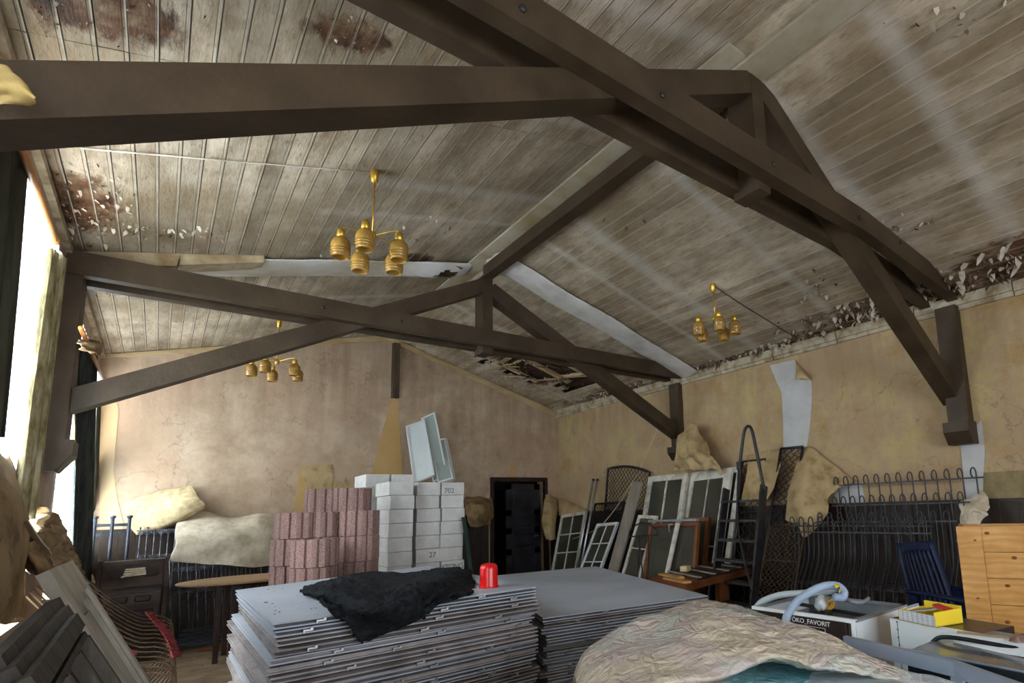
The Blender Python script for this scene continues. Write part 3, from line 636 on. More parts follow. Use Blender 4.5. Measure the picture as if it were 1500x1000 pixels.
truss('far brown roof truss with crossing ties, behind the brass lights', 5.84, (3.46, 3.47, 2.9, 3.46), 2.91, 4.36, (-.58, 2.38, 2.90, 4.16, .17), (6.10, 2.53, 2.92, 4.13, .18))
truss('near brown roof truss crossing the top of the room', 1.92, (3.665, 3.48, 4.3, 3.645), 3.03, 4.50, (-.68, 2.40, 3.02, 4.335, .155), (6.15, 2.42, 3.04, 4.35, .17))
m = MB(); m.bx(2.845, 2.972, 2.19, 5.93, 4.335, 4.475)
o = m.build('ridge_beam', BEAM); setorigin(o, (2.9, 4, 4.36)); tag(o, 'brown ridge beam running between the two roof trusses', 'beam')
def post(label, x0, x1, y0, y1, z0, z1, cz, dirx, dep=.22, cdrop=.0):
    o = thing('wall_post', label, 'post', ((x0+x1)/2, (y0+y1)/2, cz))
    part(MB().bx(x0, x1, y0, y1, z0, z1), 'shaft', BEAM, o)
    xa = x0 if dirx < 0 else x1; h = z0-cz
    m = MB(); e = xa+dirx*dep; w0 = x1 if dirx < 0 else x0
    pr = [(w0, z0+.0), (e, z0), (e, z0-h*.45), (e-dirx*.09, cz), (w0, cz)]
    m.prism([(p, y0-.02, z) for p, z in pr], (0, y1-y0+.04, 0)); part(m, 'corbel', BEAM, o)
    return o
post('brown wall post on right wall carrying the near truss', 6.06, 6.19, 1.93, 2.12, 2.22, 3.42, 2.00, -1, .10)
post('brown wall post on right wall above the bunched cloth', 6.10, 6.19, 5.90, 6.10, 2.40, 3.40, 2.20, -1, .08)
post('dark wall post beside the left window with angled corbel', -.689, -.578, 5.862, 6.16, 2.16, 3.60, 1.92, 1, .05)
post('brown wall post on left wall under the near truss', -.69, -.575, 1.92, 2.14, 2.2, 3.66, 1.98, 1, .12)
o = MB().bx(2.89, 3.0, YB-.10, YB-.004, 3.47, 4.42).build('wall_post', mat('split dark post', (.03, .02, .014), (.12, .085, .05), 6, .7, .5, 15, stretch=(1, 1, .2))); setorigin(o, (2.94, YB-.06, 3.47)); tag(o, 'short split post high on the middle of the back wall', 'post')
# paper scrap and cobwebs on the near truss
sheet('paper_scrap', 'torn yellow paper scrap stuck on the near beam end', [
    [(-12, 98, 1.99), (-10, 125, 1.93), (-8, 150, 1.97), (-6, 160, 1.98)], [(12, 98, 1.98), (14, 120, 1.9), (12, 145, 1.94), (10, 157, 1.96)], [(28, 115, 1.96), (34, 130, 1.88), (32, 148, 1.92), (28, 155, 1.95)], [(45, 142, 1.94), (50, 146, 1.88), (49, 152, 1.92), (44, 155, 1.95)]], mat('yellowed paper', (.40, .28, .09), (.58, .44, .18), 8, .8, .5, 20), 'y', .015, 14, seed=12, cat='paper')

# ================================================================== CURTAINS AND RODS
def curtain(name, label, tl, tr_, bl, br, folds, amp, m, nv=14, cat='curtain'):
    tl, tr_, bl, br = map(V, (tl, tr_, bl, br)); nrm = V((1, 0, 0))
    def fn(u, v):
        a = tl.lerp(tr_, u); b = bl.lerp(br, u); p = a.lerp(b, v)
        ph = u*folds*2*math.pi+.8*noise.noise(V((u*4, v*1.5, len(label))))
        return p+nrm*(amp*math.sin(ph)*(.7+.5*noise.noise(V((u*6, v, 2)))))+V((0, amp*.4*math.cos(ph*1.3), 0))
    o = MB().grid(fn, folds*10, nv, .003).build(name, m); setorigin(o, (bl+br)/2)
    return tag(o, label, cat)
curtain('curtain', 'dark olive curtain at the far left edge of the photo', on_x(-60, 200, -.56), on_x(36, 222, -.56), on_x(-80, 640, -.56), on_x(4, 640, -.56), 6, .035, CURTD)
curtain('lace_curtain', 'sheer white lace curtain in front of the near left window', (-.66, 3.3, 3.38), (-.64, 5.25, 3.36), (-.66, 3.3, 1.0), (-.64, 5.25, 1.0), 16, .018, LACE)
curtain('curtain', 'beige patterned curtain gathered beside the dark wall post', on_x(70, 362, -.56), on_x(92, 378, -.56), on_x(18, 760, -.55), on_x(48, 760, -.55), 6, .03, CURTL)
curtain('curtain', 'beige patterned curtain strip left of the far left window', on_x(113, 520, -.6), on_x(120, 520, -.6), on_x(108, 680, -.6), on_x(112, 690, -.6), 2, .02, CURTL)
curtain('curtain', 'dark teal curtain hanging in the far left window', on_x(117, 505, -.58), on_x(140, 520, -.58), on_x(104, 860, -.57), on_x(132, 850, -.57), 5, .04, CURTT)
curtain('curtain', 'narrow olive curtain at the back corner of far left window', on_x(143, 560, -.62), on_x(148, 562, -.62), on_x(135, 790, -.62), on_x(139, 790, -.62), 2, .02, CURTD)
curtain('lace_curtain', 'sheer white curtain across the far left window', (-.665, 6.75, 3.38), (-.665, 9.22, 3.36), (-.665, 6.75, 1.0), (-.665, 9.22, 1.0), 18, .012, LACE)
a, b = on_x(36, 228, -.52), on_x(80, 352, -.52); 
o = MB().tube([a-(b-a)*.35, a, (a+b)/2, b], .016, 10).tube([b-(b-a)*.03, b+(b-a)*.012], .021, 10).build('curtain_rod', ORNG); setorigin(o, b); tag(o, 'orange wooden curtain rod above the near left window', 'curtain rod')
a, b = on_x(118, 480, -.52), on_x(152, 556, -.52)
o = MB().tube([a, (a+b)/2, b], .016, 10).tube([b-(b-a)*.03, b+(b-a)*.012], .022, 10).build('curtain_rod', ORNG); setorigin(o, b); tag(o, 'orange wooden curtain rod at the far left window', 'curtain rod')
sheet('paper_scrap', 'brown paper scrap drooping over the far left curtain top', [[(114, 496, -.54), (115, 504, -.46), (116, 510, -.46)], [(130, 497, -.55), (134, 508, -.42), (138, 518, -.42)], [(145, 500, -.5), (152, 508, -.42), (146, 522, -.42)]], BPAPER, 'x', .02, 8, 12, 12, seed=3, cat='paper')

# ================================================================== CHANDELIERS
def chandelier(label, loc, drop, rot, wide=1.0):
    """loc = ceiling point"""
    o = thing('chandelier', label, 'chandelier', loc, rot, 'brass chandeliers with amber glass shades')
    part_ = lambda mb, n, mt, par=o: mb.build(n, mt, par)
    part_(MB().lathe([(.014, -.10), (.024, -.095), (.032, -.01), (.034, 0)], n=14), 'ceiling_cup', BRASS)
    part_(MB().tube([(0, 0, -.09), (0, 0, -drop)], .0065, 8), 'rod', BRASS)
    part_(MB().lathe([(0, -drop-.045), (.02, -drop-.04), (.03, -drop-.015), (.028, .0-drop+.01), (.012, -drop+.03), (.0, -drop+.035)], n=14), 'hub', BRASS)
    arm = MB().tube(smoothpath([(0.02, 0, -drop), (.1, 0, -drop+.012), (.185, 0, -drop+.022), (.208, 0, -drop+.012), (.212, 0, -drop-.02)], 12), .005, 6).mesh('arm', BRASS)
    cup = MB().lathe([(.0, 0), (.02, 0), (.022, -.005), (.024, -.045), (.018, -.048)], n=12).mesh('socket_cap', BRASS)
    pr = [(.018, -.04), (.03, -.048), (.047, -.066), (.052, -.085), (.052, -.112), (.049, -.116), (.052, -.12), (.052, -.127), (.048, -.131), (.051, -.135), (.051, -.142), (.047, -.146), (.049, -.15), (.048, -.158), (.042, -.166), (.040, -.164), (.044, -.155), (.047, -.13), (.047, -.09), (.03, -.055)]
    sh = MB(); sh.lathe(pr, n=18); shm = sh.mesh('glass_shade', AMBER)
    for k in range(5):
        A = Matrix.Rotation(k*2*math.pi/5, 4, 'Z') @ Matrix.Diagonal((wide, 1, 1, 1))
        ar = bpy.data.objects.new('arm', arm); C.objects.link(ar); ar.parent = o; ar.matrix_basis = A
        c = bpy.data.objects.new('socket_cap', cup); C.objects.link(c); c.parent = ar; c.location = (.212, 0, -drop-.005); c.scale = (1.3/wide, 1.3, 1.3)
        s_ = bpy.data.objects.new('glass_shade', shm); C.objects.link(s_); s_.parent = ar; s_.location = (.212, 0, -drop-.005); s_.scale = (1.3/wide, 1.3, 1.3)
    return o
chandelier('brass chandelier with five amber shades, nearest and largest', (1.11, 4.19, zc(1.11)), .53, math.radians(62-180))
chandelier('brass chandelier hanging before the back wall on the left', (1.07, 8.30, zc(1.07)), .56, math.radians(20), 1.3)
chandelier('brass chandelier on the right ceiling near the right wall', (4.69, 3.90, zc(4.69)), .40, math.radians(15))
cb = MB().tube([(-.5, 4.32, zc(-.5)-.012), (.2, 4.27, zc(.2)-.012), (.8, 4.22, zc(.8)-.012), (1.11, 4.2, zc(1.11)-.012)], .005, 6).build('cable', WHITEF); setorigin(cb, (1.11, 4.2, zc(1.11)-.01)); tag(cb, 'thin painted cable along the ceiling to the nearest chandelier', 'cable')
cb = MB().tube([(4.69, 3.9, zc(4.69)-.012), (5.2, 3.86, zc(5.2)-.012), (6.1, 3.75, zc(6.1)-.012)], .005, 6).build('cable', DARKW); setorigin(cb, (4.69, 3.9, zc(4.69)-.01)); tag(cb, 'thin dark cable along the right ceiling to the right chandelier', 'cable')

# ================================================================== STACKS OF GREY PANELS
NTH = 'first second third fourth fifth sixth seventh eighth ninth tenth eleventh twelfth thirteenth fourteenth fifteenth sixteenth seventeenth eighteenth nineteenth twentieth twenty-first twenty-second twenty-third twenty-fourth twenty-fifth'.split()
ORD = ['topmost', 'second', 'third', 'fourth', 'fifth', 'sixth', 'seventh', 'eighth', 'ninth', 'tenth', 'eleventh', 'twelfth', 'thirteenth']
def panel_stack(corners, top, pitch, group, lab_top, lab, jit, seed, clips):
    rr = random.Random(seed); n = int(top/pitch); Q = [V((p[0], p[1], 0)) for p in corners]
    cen = sum(Q, V())/4
    clip = MB(); clip.bx(-.022, .022, -.012, .0, -.004, .004).bx(-.022, -.016, -.016, 0, -.012, .004).bx(.010, .022, -.018, 0, .0, .012); clm = clip.mesh('clip', STEEL)
    for k in range(n):
        z1 = top-k*pitch; th = pitch*.74; z0 = z1-th
        a = rr.gauss(0, jit*.5) if k else 0; off = V((rr.gauss(0, jit), rr.gauss(0, jit), 0)) if k else V()
        m3 = Matrix.Rotation(a, 3, 'Z'); q = [cen+m3 @ (p-cen)+off for p in Q]
        loc = V((cen.x+off.x, cen.y+off.y, z0))
        skin = MB(); core = MB(); s = .008
        tl = rr.uniform(-.004, .004)
        for za, zb in ((z0, z0+s), (z1-s, z1)): skin.prism([V((p.x, p.y, za)) for p in q], (0, 0, zb-za))
        qi = [p+(cen-p).normalized()*.022 for p in q]
        core.prism([V((p.x, p.y, z0+s)) for p in qi], (0, 0, th-2*s))
        o = thing('panel_board', lab_top if k == 0 else lab % NTH[k-1], 'panel', loc, 0, None if k == 0 else group)
        part(skin, 'skin', PANELT if k == 0 else (PANELT, PANELM)[rr.random() < .35], o)
        part(core, 'core', PANELE if rr.random() < .8 else PANELM, o)
        if clips:
            for j in range(clips):
                t_ = (j+.5+rr.uniform(-.3, .3))/clips; p = q[1].lerp(q[2], t_)
                c = bpy.data.objects.new('clip', clm); C.objects.link(c); c.parent = o; c.location = V((p.x, p.y-.001, (z0+z1)/2+rr.uniform(-.003, .003)))-loc
Q1 = [on_z(345, 864, 1.0), on_z(400, 913, 1.0), on_z(785, 859, 1.0), on_z(628, 828, 1.0)]
panel_stack(Q1, 1.0, .0425, 'grey panels under the top of the near stack', 'blue grey top panel of the near stack, under the black fleece', 'grey panel in the near stack under the fleece, %s below its top panel', .015, 3, 3)
Q2 = [on_z(872, 829, .75), on_z(735, 852, .75), on_z(795, 905, .75), on_z(1037, 872, .75)]
Q2[1] = Q2[0]+(Q2[2]-Q2[3])*.98+V((.0, 0, 0))
panel_stack([Q2[1], Q2[2], Q2[3], Q2[0]], .75, .041, 'grey panels under the top of the right stack', 'plain blue grey top panel of the lower right stack', 'grey panel in the lower right stack behind wrapped mattress, %s below its top', .014, 5, 2)

# black fleece thrown over the stack, red cap
cc = [[(470, 855, 1.012), (500, 846, 1.02), (545, 838, 1.03), (600, 838, 1.03), (650, 832, 1.03), (672, 832, 1.02)],
      [(446, 862, 1.01), (500, 852, 1.07), (550, 845, 1.07), (600, 848, 1.05), (655, 838, 1.08), (690, 836, 1.02)],
      [(448, 872, 1.01), (490, 868, 1.08), (560, 868, 1.05), (610, 858, 1.10), (660, 850, 1.07), (697, 846, 1.02)],
      [(470, 880, 1.01), (502, 888, 1.03), (560, 893, 1.03), (620, 875, 1.04), (660, 858, 1.05), (694, 862, 1.01)]]
top = [[on_z(*p) for p in row] for row in cc]
drop = [[(482, 884, 3.235), (505, 905, 3.22), (555, 925, 3.2), (610, 908, 3.21), (645, 882, 3.23), (680, 868, 3.25)],
        [(500, 890, 3.24), (518, 930, 3.235), (538, 945, 3.235), (575, 928, 3.235), (612, 905, 3.235), (650, 876, 3.25)]]
top += [[on_y(*p) for p in row] for row in drop]
o = MB().grid(sheetfn(top, .02, 7, 4, .045), 64, 80, .018).build('fleece_jacket', BLACKF); setorigin(o, on_z(590, 860, 1.0)); tag(o, 'crumpled black fleece draped over the edge of the near panel stack', 'jacket')
cp = on_z(716, 860, 1.0)
o = thing('lamp_cap', 'glossy red plastic cap standing on the near panel stack', 'cap', cp)
part(MB().lathe([(.06, 0), (.0635, .002), (.0625, .012), (.060, .03), (.059, .125), (.055, .143), (.042, .155), (.02, .160), (0, .161)], cp, 28), 'dome', RED, o)
part(MB().lathe([(.0655, 0), (.0665, .004), (.0645, .010), (.061, .012)], cp, 28), 'rim', RED, o)
lf = MB()
for k in range(46):
    p = on_z(R.uniform(375, 470), R.uniform(862, 905), 1.0); a = R.uniform(0, 6.3); s = R.uniform(.002, .009)*(1 if k > 8 else 1.8)
    d1 = V((math.cos(a), math.sin(a), 0))*s; d2 = V((-math.sin(a), math.cos(a), 0))*s*.5; p = p+V((0, 0, .002))
    lf.add([p-d1, p+d2, p+d1, p-d2+V((0, 0, s*.4))], [(0, 1, 2, 3)])
o = lf.build('debris', mat('dry leaf crumbs', (.06, .04, .02), (.16, .11, .06), 30, .9)); tag(o, 'dry crumbs scattered on the near panel stack', 'debris', kind='stuff')

# ================================================================== PINK RIBBED BLOCKS
def planter_mesh():
    m = MB(); h = .256; nr = 7; outer = []; a0, a1 = math.radians(-196), math.radians(16)
    for k in range(nr):
        b0 = a0+(a1-a0)*k/nr; b1 = a0+(a1-a0)*(k+1)/nr; g_ = (b1-b0)*.11
        for a, r in ((b0+.001, .176), (b0+g_*.5, .178), (b0+g_, .205), ((b0+b1)/2, .212), (b1-g_, .205), (b1-g_*.5, .178), (b1-.001, .176)): outer.append((r*math.cos(a), r*math.sin(a)))
    inner = [(.150*math.cos(a1+(a0-a1)*k/12), .150*math.sin(a1+(a0-a1)*k/12)) for k in range(13)]
    pl = outer+inner
    no, ni = len(outer), len(inner); n = no+ni
    vs = [V((x, y, z)) for z in (0, h) for x, y in pl]; fs = [(i, (i+1) % n, (i+1) % n+n, i+n) for i in range(n)]
    # top and bottom rings as strips
    for b in (0, n):
        for i in range(no-1):
            j0 = no+ni-1-int(i*(ni-1)/(no-1)); j1 = no+ni-1-int((i+1)*(ni-1)/(no-1))
            f = [b+i, b+i+1, b+j1]+([b+j0] if j0 != j1 else []); fs.append(tuple(f))
    m.add(vs, fs); return m.mesh('block', PINK)
pm = planter_mesh(); ph = .262
def pcol(px, y, lv0, lv1, rz, desc, shift=0, top_rz=None, topshift=0):
    for k in range(lv0, lv1+1):
        x = on_y(px+(topshift if k == lv1 else 0), 800, y)[0]
        o = bpy.data.objects.new('ribbed_block', pm); C.objects.link(o); o.location = (x+R.uniform(-.01, .01), y+R.uniform(-.012, .012), (k-1)*ph+.002)
        o.rotation_euler = (0, 0, (top_rz if (k == lv1 and top_rz is not None) else rz)+R.uniform(-.05, .05))
        tag(o, 'pink ribbed concrete planter block in the %s, %s from top' % (desc, ORD[lv1-k]) if lv1 != k else 'pink ribbed concrete planter block on top of the %s' % desc, 'block', 'pink ribbed planter blocks')
pcol(461, 6.15, 1, 5, .35, 'front left column', top_rz=.2)
pcol(430, 6.62, 1, 6, -.25, 'far left column', topshift=4)
pcol(468, 6.66, 1, 6, .1, 'column behind the front left one', top_rz=.3, topshift=0)
pcol(524, 6.45, 1, 6, .45, 'right column', top_rz=.4)
pcol(513, 6.97, 1, 7, .3, 'tallest column at the back')
pcol(474, 7.12, 1, 7, .1, 'back column beside the tallest')

# ================================================================== WHITE CONCRETE BLOCKS
yh = .1757
bm_ = MB().cbox((0, .30, .0865), (.335, .60, .172), .004).mesh('block', YTONG)
bm2 = MB().cbox((0, .30, .0865), (.30, .60, .172), .004).mesh('block', YTONG)
def text(s, size, m, mtx, parent, font_sp=1):
    cu = bpy.data.curves.new('lettering', 'FONT'); cu.body = s; cu.size = size; cu.extrude = .0012; cu.align_x = 'CENTER'; cu.align_y = 'CENTER'; cu.space_character = font_sp
    t = bpy.data.objects.new('tmp', cu); C.objects.link(t); dg = bpy.context.evaluated_depsgraph_get(); me = bpy.data.meshes.new_from_object(t.evaluated_get(dg))
    bpy.data.objects.remove(t); me.materials.clear(); me.materials.append(m)
    o = bpy.data.objects.new('lettering', me); C.objects.link(o); o.parent = parent; o.matrix_basis = mtx; return o
def ycol(pxl, pxr, y, n, desc, side=None, dz=0):
    x0 = on_y(pxl, 760, y)[0]; x1 = on_y(pxr, 760, y)[0]; out = []
    for k in range(n):
        kk = n-1-k; me = bm_
        o = bpy.data.objects.new('concrete_block', me); C.objects.link(o); o.location = ((x0+x1)/2+R.uniform(-.014, .014), y+R.uniform(-.02, .015), kk*yh+.001+dz); o.scale = ((x1-x0-.012)/.335, 1, 1)
        o.rotation_euler = (0, 0, R.uniform(-.02, .02))
        tag(o, ('white aerated concrete block on top of the %s' % desc) if k == 0 else 'white aerated concrete block in the %s, %s from top' % (desc, ORD[k]), 'block', 'white concrete blocks'); out.append(o)
    return out
c1 = ycol(568, 605, 7.25, 11, 'left column of white blocks')
c2 = ycol(609, 645, 7.4, 11, 'middle column of white blocks')
c3 = ycol(646, 680, 7.4, 11, 'right column of white blocks')
ycol(534, 570, 8.02, 12, 'rear left column of white blocks', dz=-.03)
ycol(571, 604, 8.02, 12, 'rear second column of white blocks', dz=-.03)
ycol(606, 640, 8.02, 11, 'rear third column under the foil pane'); ycol(641, 674, 8.02, 11, 'rear right column under the glass panes')
FR = Matrix.Rotation(H, 4, 'X')
text('702', .10, TEXTD, Matrix.Translation((-.06, -.0015, .055)) @ FR, c3[0])
text('27', .10, TEXTD, Matrix.Translation((.06, -.0015, .09)) @ FR, c2[5])
text('YTONG', .098, TEXTD, Matrix.Translation((-.01, -.0015, .09)) @ FR, c3[6], .9)

# ================================================================== WINDOW SASHES
def sash(name, label, TL, TR, BL, cols, rows, fw, th, fm, gm, ground=False, ext=0, cat='window', bar=.35, row_at=None, BRc=None):
    TL, TR, BL = V(TL), V(TR), V(BL)
    if ground and BL.z > 0: BL = TL+(BL-TL)*(TL.z/(TL.z-BL.z))
    BR = BL+(TR-TL); BR.z = BL.z
    ux = (TR-TL).normalized(); uy = (BL-TL).normalized(); nr = ux.cross(uy).normalized()
    if nr.dot(CAMP-TL) < 0: nr = -nr
    o = thing(name, label, cat, (BL+BR)/2)
    W_, H_ = (TR-TL).length, (BL-TL).length
    P = lambda a, b: TL+ux*a+uy*b
    def strip(a0, a1, b0, b1, t0=0, t1=None):
        t1 = th if t1 is None else t1
        m = MB(); pts = [P(a0, b0)-nr*t1, P(a1, b0)-nr*t1, P(a1, b1)-nr*t1, P(a0, b1)-nr*t1]; m.prism(pts, nr*(t1-t0)); return m
    for a0, a1, b0, b1 in ((0, fw, 0, H_), (W_-fw, W_, 0, H_), (fw, W_-fw, 0, fw), (fw, W_-fw, H_-fw*1.3, H_)):
        part(strip(a0, a1, b0, b1), 'stile' if b1-b0 > a1-a0 else 'rail', fm, o)
    bw_ = fw*bar
    ra = row_at or [k/rows for k in range(1, rows)]
    xs = [fw+(W_-2*fw)*k/cols for k in range(1, cols)]; ysb = [fw+(H_-2.3*fw)*k for k in ra]
    for x in xs: part(strip(x-bw_/2, x+bw_/2, fw, H_-fw*1.3, th*.15, th*.8), 'glazing_bar', fm, o)
    for y in ysb: part(strip(fw, W_-fw, y-bw_/2, y+bw_/2, th*.15, th*.8), 'glazing_bar', fm, o)
    X_ = [fw]+xs+[W_-fw]; Y_ = [fw]+ysb+[H_-fw*1.3]
    for i in range(len(X_)-1):
        for j in range(len(Y_)-1): part(strip(X_[i]+.001, X_[i+1]-.001, Y_[j]+.001, Y_[j+1]-.001, th*.45, th*.58), 'pane', gm, o)
    return o
T_ = 9.47; B_ = 8.72
sash('glass_pane', 'tilted white framed pane covered with pale foil, on the white blocks', on_y(594, 624, T_-.06), on_y(622, 614, T_-.06), on_y(606, 708, B_-.14), 1, 1, .028, .03, WHITEC, FOIL)
sash('glass_pane', 'tall white framed glass pane behind the pale foil pane', on_y(617, 612, T_), on_y(637, 603, T_), on_y(634, 707, B_), 1, 1, .028, .03, WHITEC, CLEARG)
sash('glass_pane', 'shorter green tinted glass pane leaning right of the foil pane', on_y(631, 646, T_-.10), on_y(652, 641, T_-.10), on_y(641, 707, B_-.2), 1, 1, .026, .03, WHITEC, CLEARG)
sash('glass_pane', 'rightmost thin glass pane leaning on the white blocks', on_y(636, 645, T_-.03), on_y(655, 641, T_-.03), on_y(647, 707, B_-.02), 1, 1, .022, .03, WHITEC, CLEARG)
XT = 6.0
sash('window_sash', 'narrow white sash with eight small panes in far right corner', on_x(822, 754, 5.95), on_x(858, 748, 5.95), on_x(808, 831, 5.62), 2, 4, .06, .04, WHITEF, GLASSD, True)
sash('window_sash', 'white sash with small panes leaning left of the grey plank', on_x(874, 767, 5.85), on_x(905, 764, 5.85), on_x(850, 830, 5.5), 2, 4, .045, .04, WHITEC, GLASSD, True)
sash('window_sash', 'wide grey white sash with two tall upper panes, right of plank', on_x(950, 698, 5.95), on_x(1007, 692, 5.95), on_x(930, 826, 5.62), 2, 2, .09, .045, WHITEF, GLASSD, True, row_at=[.48])
sash('window_sash', 'large cream window frame with brown dusty glass behind the orange frame', on_x(1008, 693, 6.02), on_x(1072, 684, 6.02), on_x(986, 838, 5.72), 2, 2, .13, .05, WHITEF, GLASSD, True, bar=.12, row_at=[.55])
sash('window_sash', 'cream window frame half hidden behind the steel steps', on_x(1058, 686, 6.10), on_x(1087, 682, 6.10), on_x(1036, 838, 5.85), 1, 1, .08, .05, WHITEF, GLASSD, True)
sash('window_sash', 'small weathered sash leaning between plank and orange frame', on_x(935, 754, 5.62), on_x(962, 755, 5.62), on_x(911, 838, 5.3), 1, 3, .05, .04, WHITEF, GLASSD, True)
of = sash('window_sash', 'red brown framed window with dusty glass and metal latch', on_x(951, 766, 5.40), on_x(1023, 764, 5.40), on_x(942, 843, 5.15), 1, 1, .05, .05, ORANGE, GLASSD, True)
sash('window_sash', 'second red brown window frame behind the latched one', on_x(1000, 758, 5.60), on_x(1038, 757, 5.60), on_x(992, 840, 5.40), 1, 1, .05, .05, ORANGE, GLASSD, True)
a, b = on_x(951, 763, 5.39), on_x(1022, 761, 5.39)
part(MB().bar(a, b, .05, .03), 'weather_strip', GREYE, of)
lt = on_x(980, 768, 5.33); part(MB().bar(lt, lt-V((0, 0, .10)), .02, .015, (0, 1, 0)).bar(lt, lt+V((0, -.07, 0)), .012, .02), 'latch', STEEL, of)
m_, n_ = on_x(993, 766, 5.36), on_x(976, 845, 5.12)
part(MB().bar(m_, n_, .07, .02, (1, 0, 0)), 'loose_slat', WHITEF, of)
def leaning(name, label, A, B, w, th, m, cat, up=(1, 0, 0)):
    A, B = V(A), V(B); B = A+(B-A)*(A.z/(A.z-B.z)) if B.z > 0 else B
    o = MB().bar(A, B, w, th, up).build(name, m); setorigin(o, B); return tag(o, label, cat)
leaning('plank', 'long weathered grey plank leaning across the white sashes', on_x(934, 706, 5.72), on_x(899, 835, 5.40), .23, .03, GREYW, 'plank')
for k, (lab) in enumerate(('left galvanised pole leaning in the far right corner', 'right galvanised pole leaning in the far right corner')):
    A, B = on_x(869+k*6, 702, 5.9), on_x(845+k*6, 828, 5.55); B = A+(B-A)*(A.z/(A.z-B.z)); 
    pl = thing('metal_pole', lab, 'pole', B); part(MB().tube([A, B], .022, 8), 'tube', STEEL, pl); part(MB().lathe([(.027, -.03), (.027, .01), (.0, .012)], A, 8), 'end_cap', IRON, pl)
leaning('board', 'thin dark green board leaning at the right of the white blocks', on_y(679, 757, 7.3), on_y(690, 838, 7.2), .05, .02, DARKG, 'board', (0, 1, 0))
cr_ = smoothpath([on_x(963, 628, 6.15), on_x(930, 700, 6.1), on_x(885, 765, 5.8), on_x(850, 785, 5.75), on_x(815, 795, 6.0)], 20)
o = MB().tube(cr_, .006, 5).build('cord', PAPERL); setorigin(o, cr_[-1]); tag(o, 'thin pale cord hanging from right wall across the sashes', 'cord')

# ================================================================== LATTICES
def lattice(name, label, TL, TR, BL, cell, fm, wm, fr=.02, wire=.006, ground=True, arch=0, wavy=0, cat='lattice panel'):
    TL, TR, BL = V(TL), V(TR), V(BL)
    if ground: BL = TL+(BL-TL)*(TL.z/(TL.z-BL.z))
    BR = BL+(TR-TL); BR.z = BL.z; o = thing(name, label, cat, (BL+BR)/2)
    W_, H_ = (TR-TL).length, (BL-TL).length
    P = lambda a, b: TL+(TR-TL)*(a/W_)+(BL-TL)*(b/H_)
    f = MB()
    if arch:
        tp = [P(W_*t, -arch*math.sin(math.pi*t)) for t in [i/12 for i in range(13)]]
        f.tube([P(0, H_)]+tp+[P(W_, H_)], fr/2, 6)
    else: f.tube([P(0, H_), P(0, 0)], fr/2, 6).tube([P(W_, 0), P(W_, H_)], fr/2, 6).tube([P(0, 0), P(W_, 0)], fr/2, 6)
    f.tube([P(0, H_-.02), P(W_, H_-.02)], fr/2, 6); f.tube([P(0, H_*.33), P(W_, H_*.33)], fr/2.5, 6)
    part(f, 'frame', fm, o)
    w = MB(); n = int((W_+H_)/cell)
    for s_ in (0, 1):
        for k in range(-1, n+1):
            c = k*cell; a0 = max(0, c-H_); a1 = min(W_, c)
            if a1-a0 < .02: continue
            pts = []
            for i in range(2+int((a1-a0)/(cell/3 if wavy else 9))):
                t = i/(1+int((a1-a0)/(cell/3 if wavy else 9))); a = a0+(a1-a0)*t; b = c-a; a = a if s_ == 0 else W_-a
                wv = wavy*math.sin(b/cell*math.pi*2) if wavy else 0
                b2 = b; ex = arch*math.sin(math.pi*min(max(a/W_, 0), 1))
                pts.append(P(min(max(a+wv, 0), W_), b2-ex*(1-b2/H_)))
            w.tube(pts, wire/2, 4, False)
    tag(part(w, 'wire_mesh', wm, o), kind='stuff'); return o
lattice('lattice_panel', 'arched black diamond lattice panel behind the grey plank', on_x(891, 686, 6.1), on_x(952, 692, 6.1), on_x(882, 800, 5.95), .085, IRON, IRON, .04, .012, arch=.07)
lattice('lattice_panel', 'low black lattice panel in front of the arched one', on_x(872, 738, 6.0), on_x(914, 735, 6.0), on_x(862, 800, 5.85), .08, IRON, IRON, .04, .012)
lattice('lattice_panel', 'tall black wavy lattice panel behind the hanging wallpaper flag', on_x(1144, 657, 6.08), on_x(1176, 654, 6.08), on_x(1110, 870, 5.72), .10, IRON, IRON, .035, .011, wavy=.018)
lattice('lattice_panel', 'black wavy lattice panel standing behind the steel steps', on_x(1088, 676, 6.12), on_x(1122, 672, 6.12), on_x(1072, 850, 5.85), .11, IRON, IRON, .03, .011, wavy=.02)
lattice('lattice_panel', 'rusty brown wire trellis below the hanging wallpaper flag', on_x(1128, 768, 5.70), on_x(1180, 768, 5.70), on_x(1108, 878, 5.45), .07, RUST, RUST, .02, .009, wavy=.014)

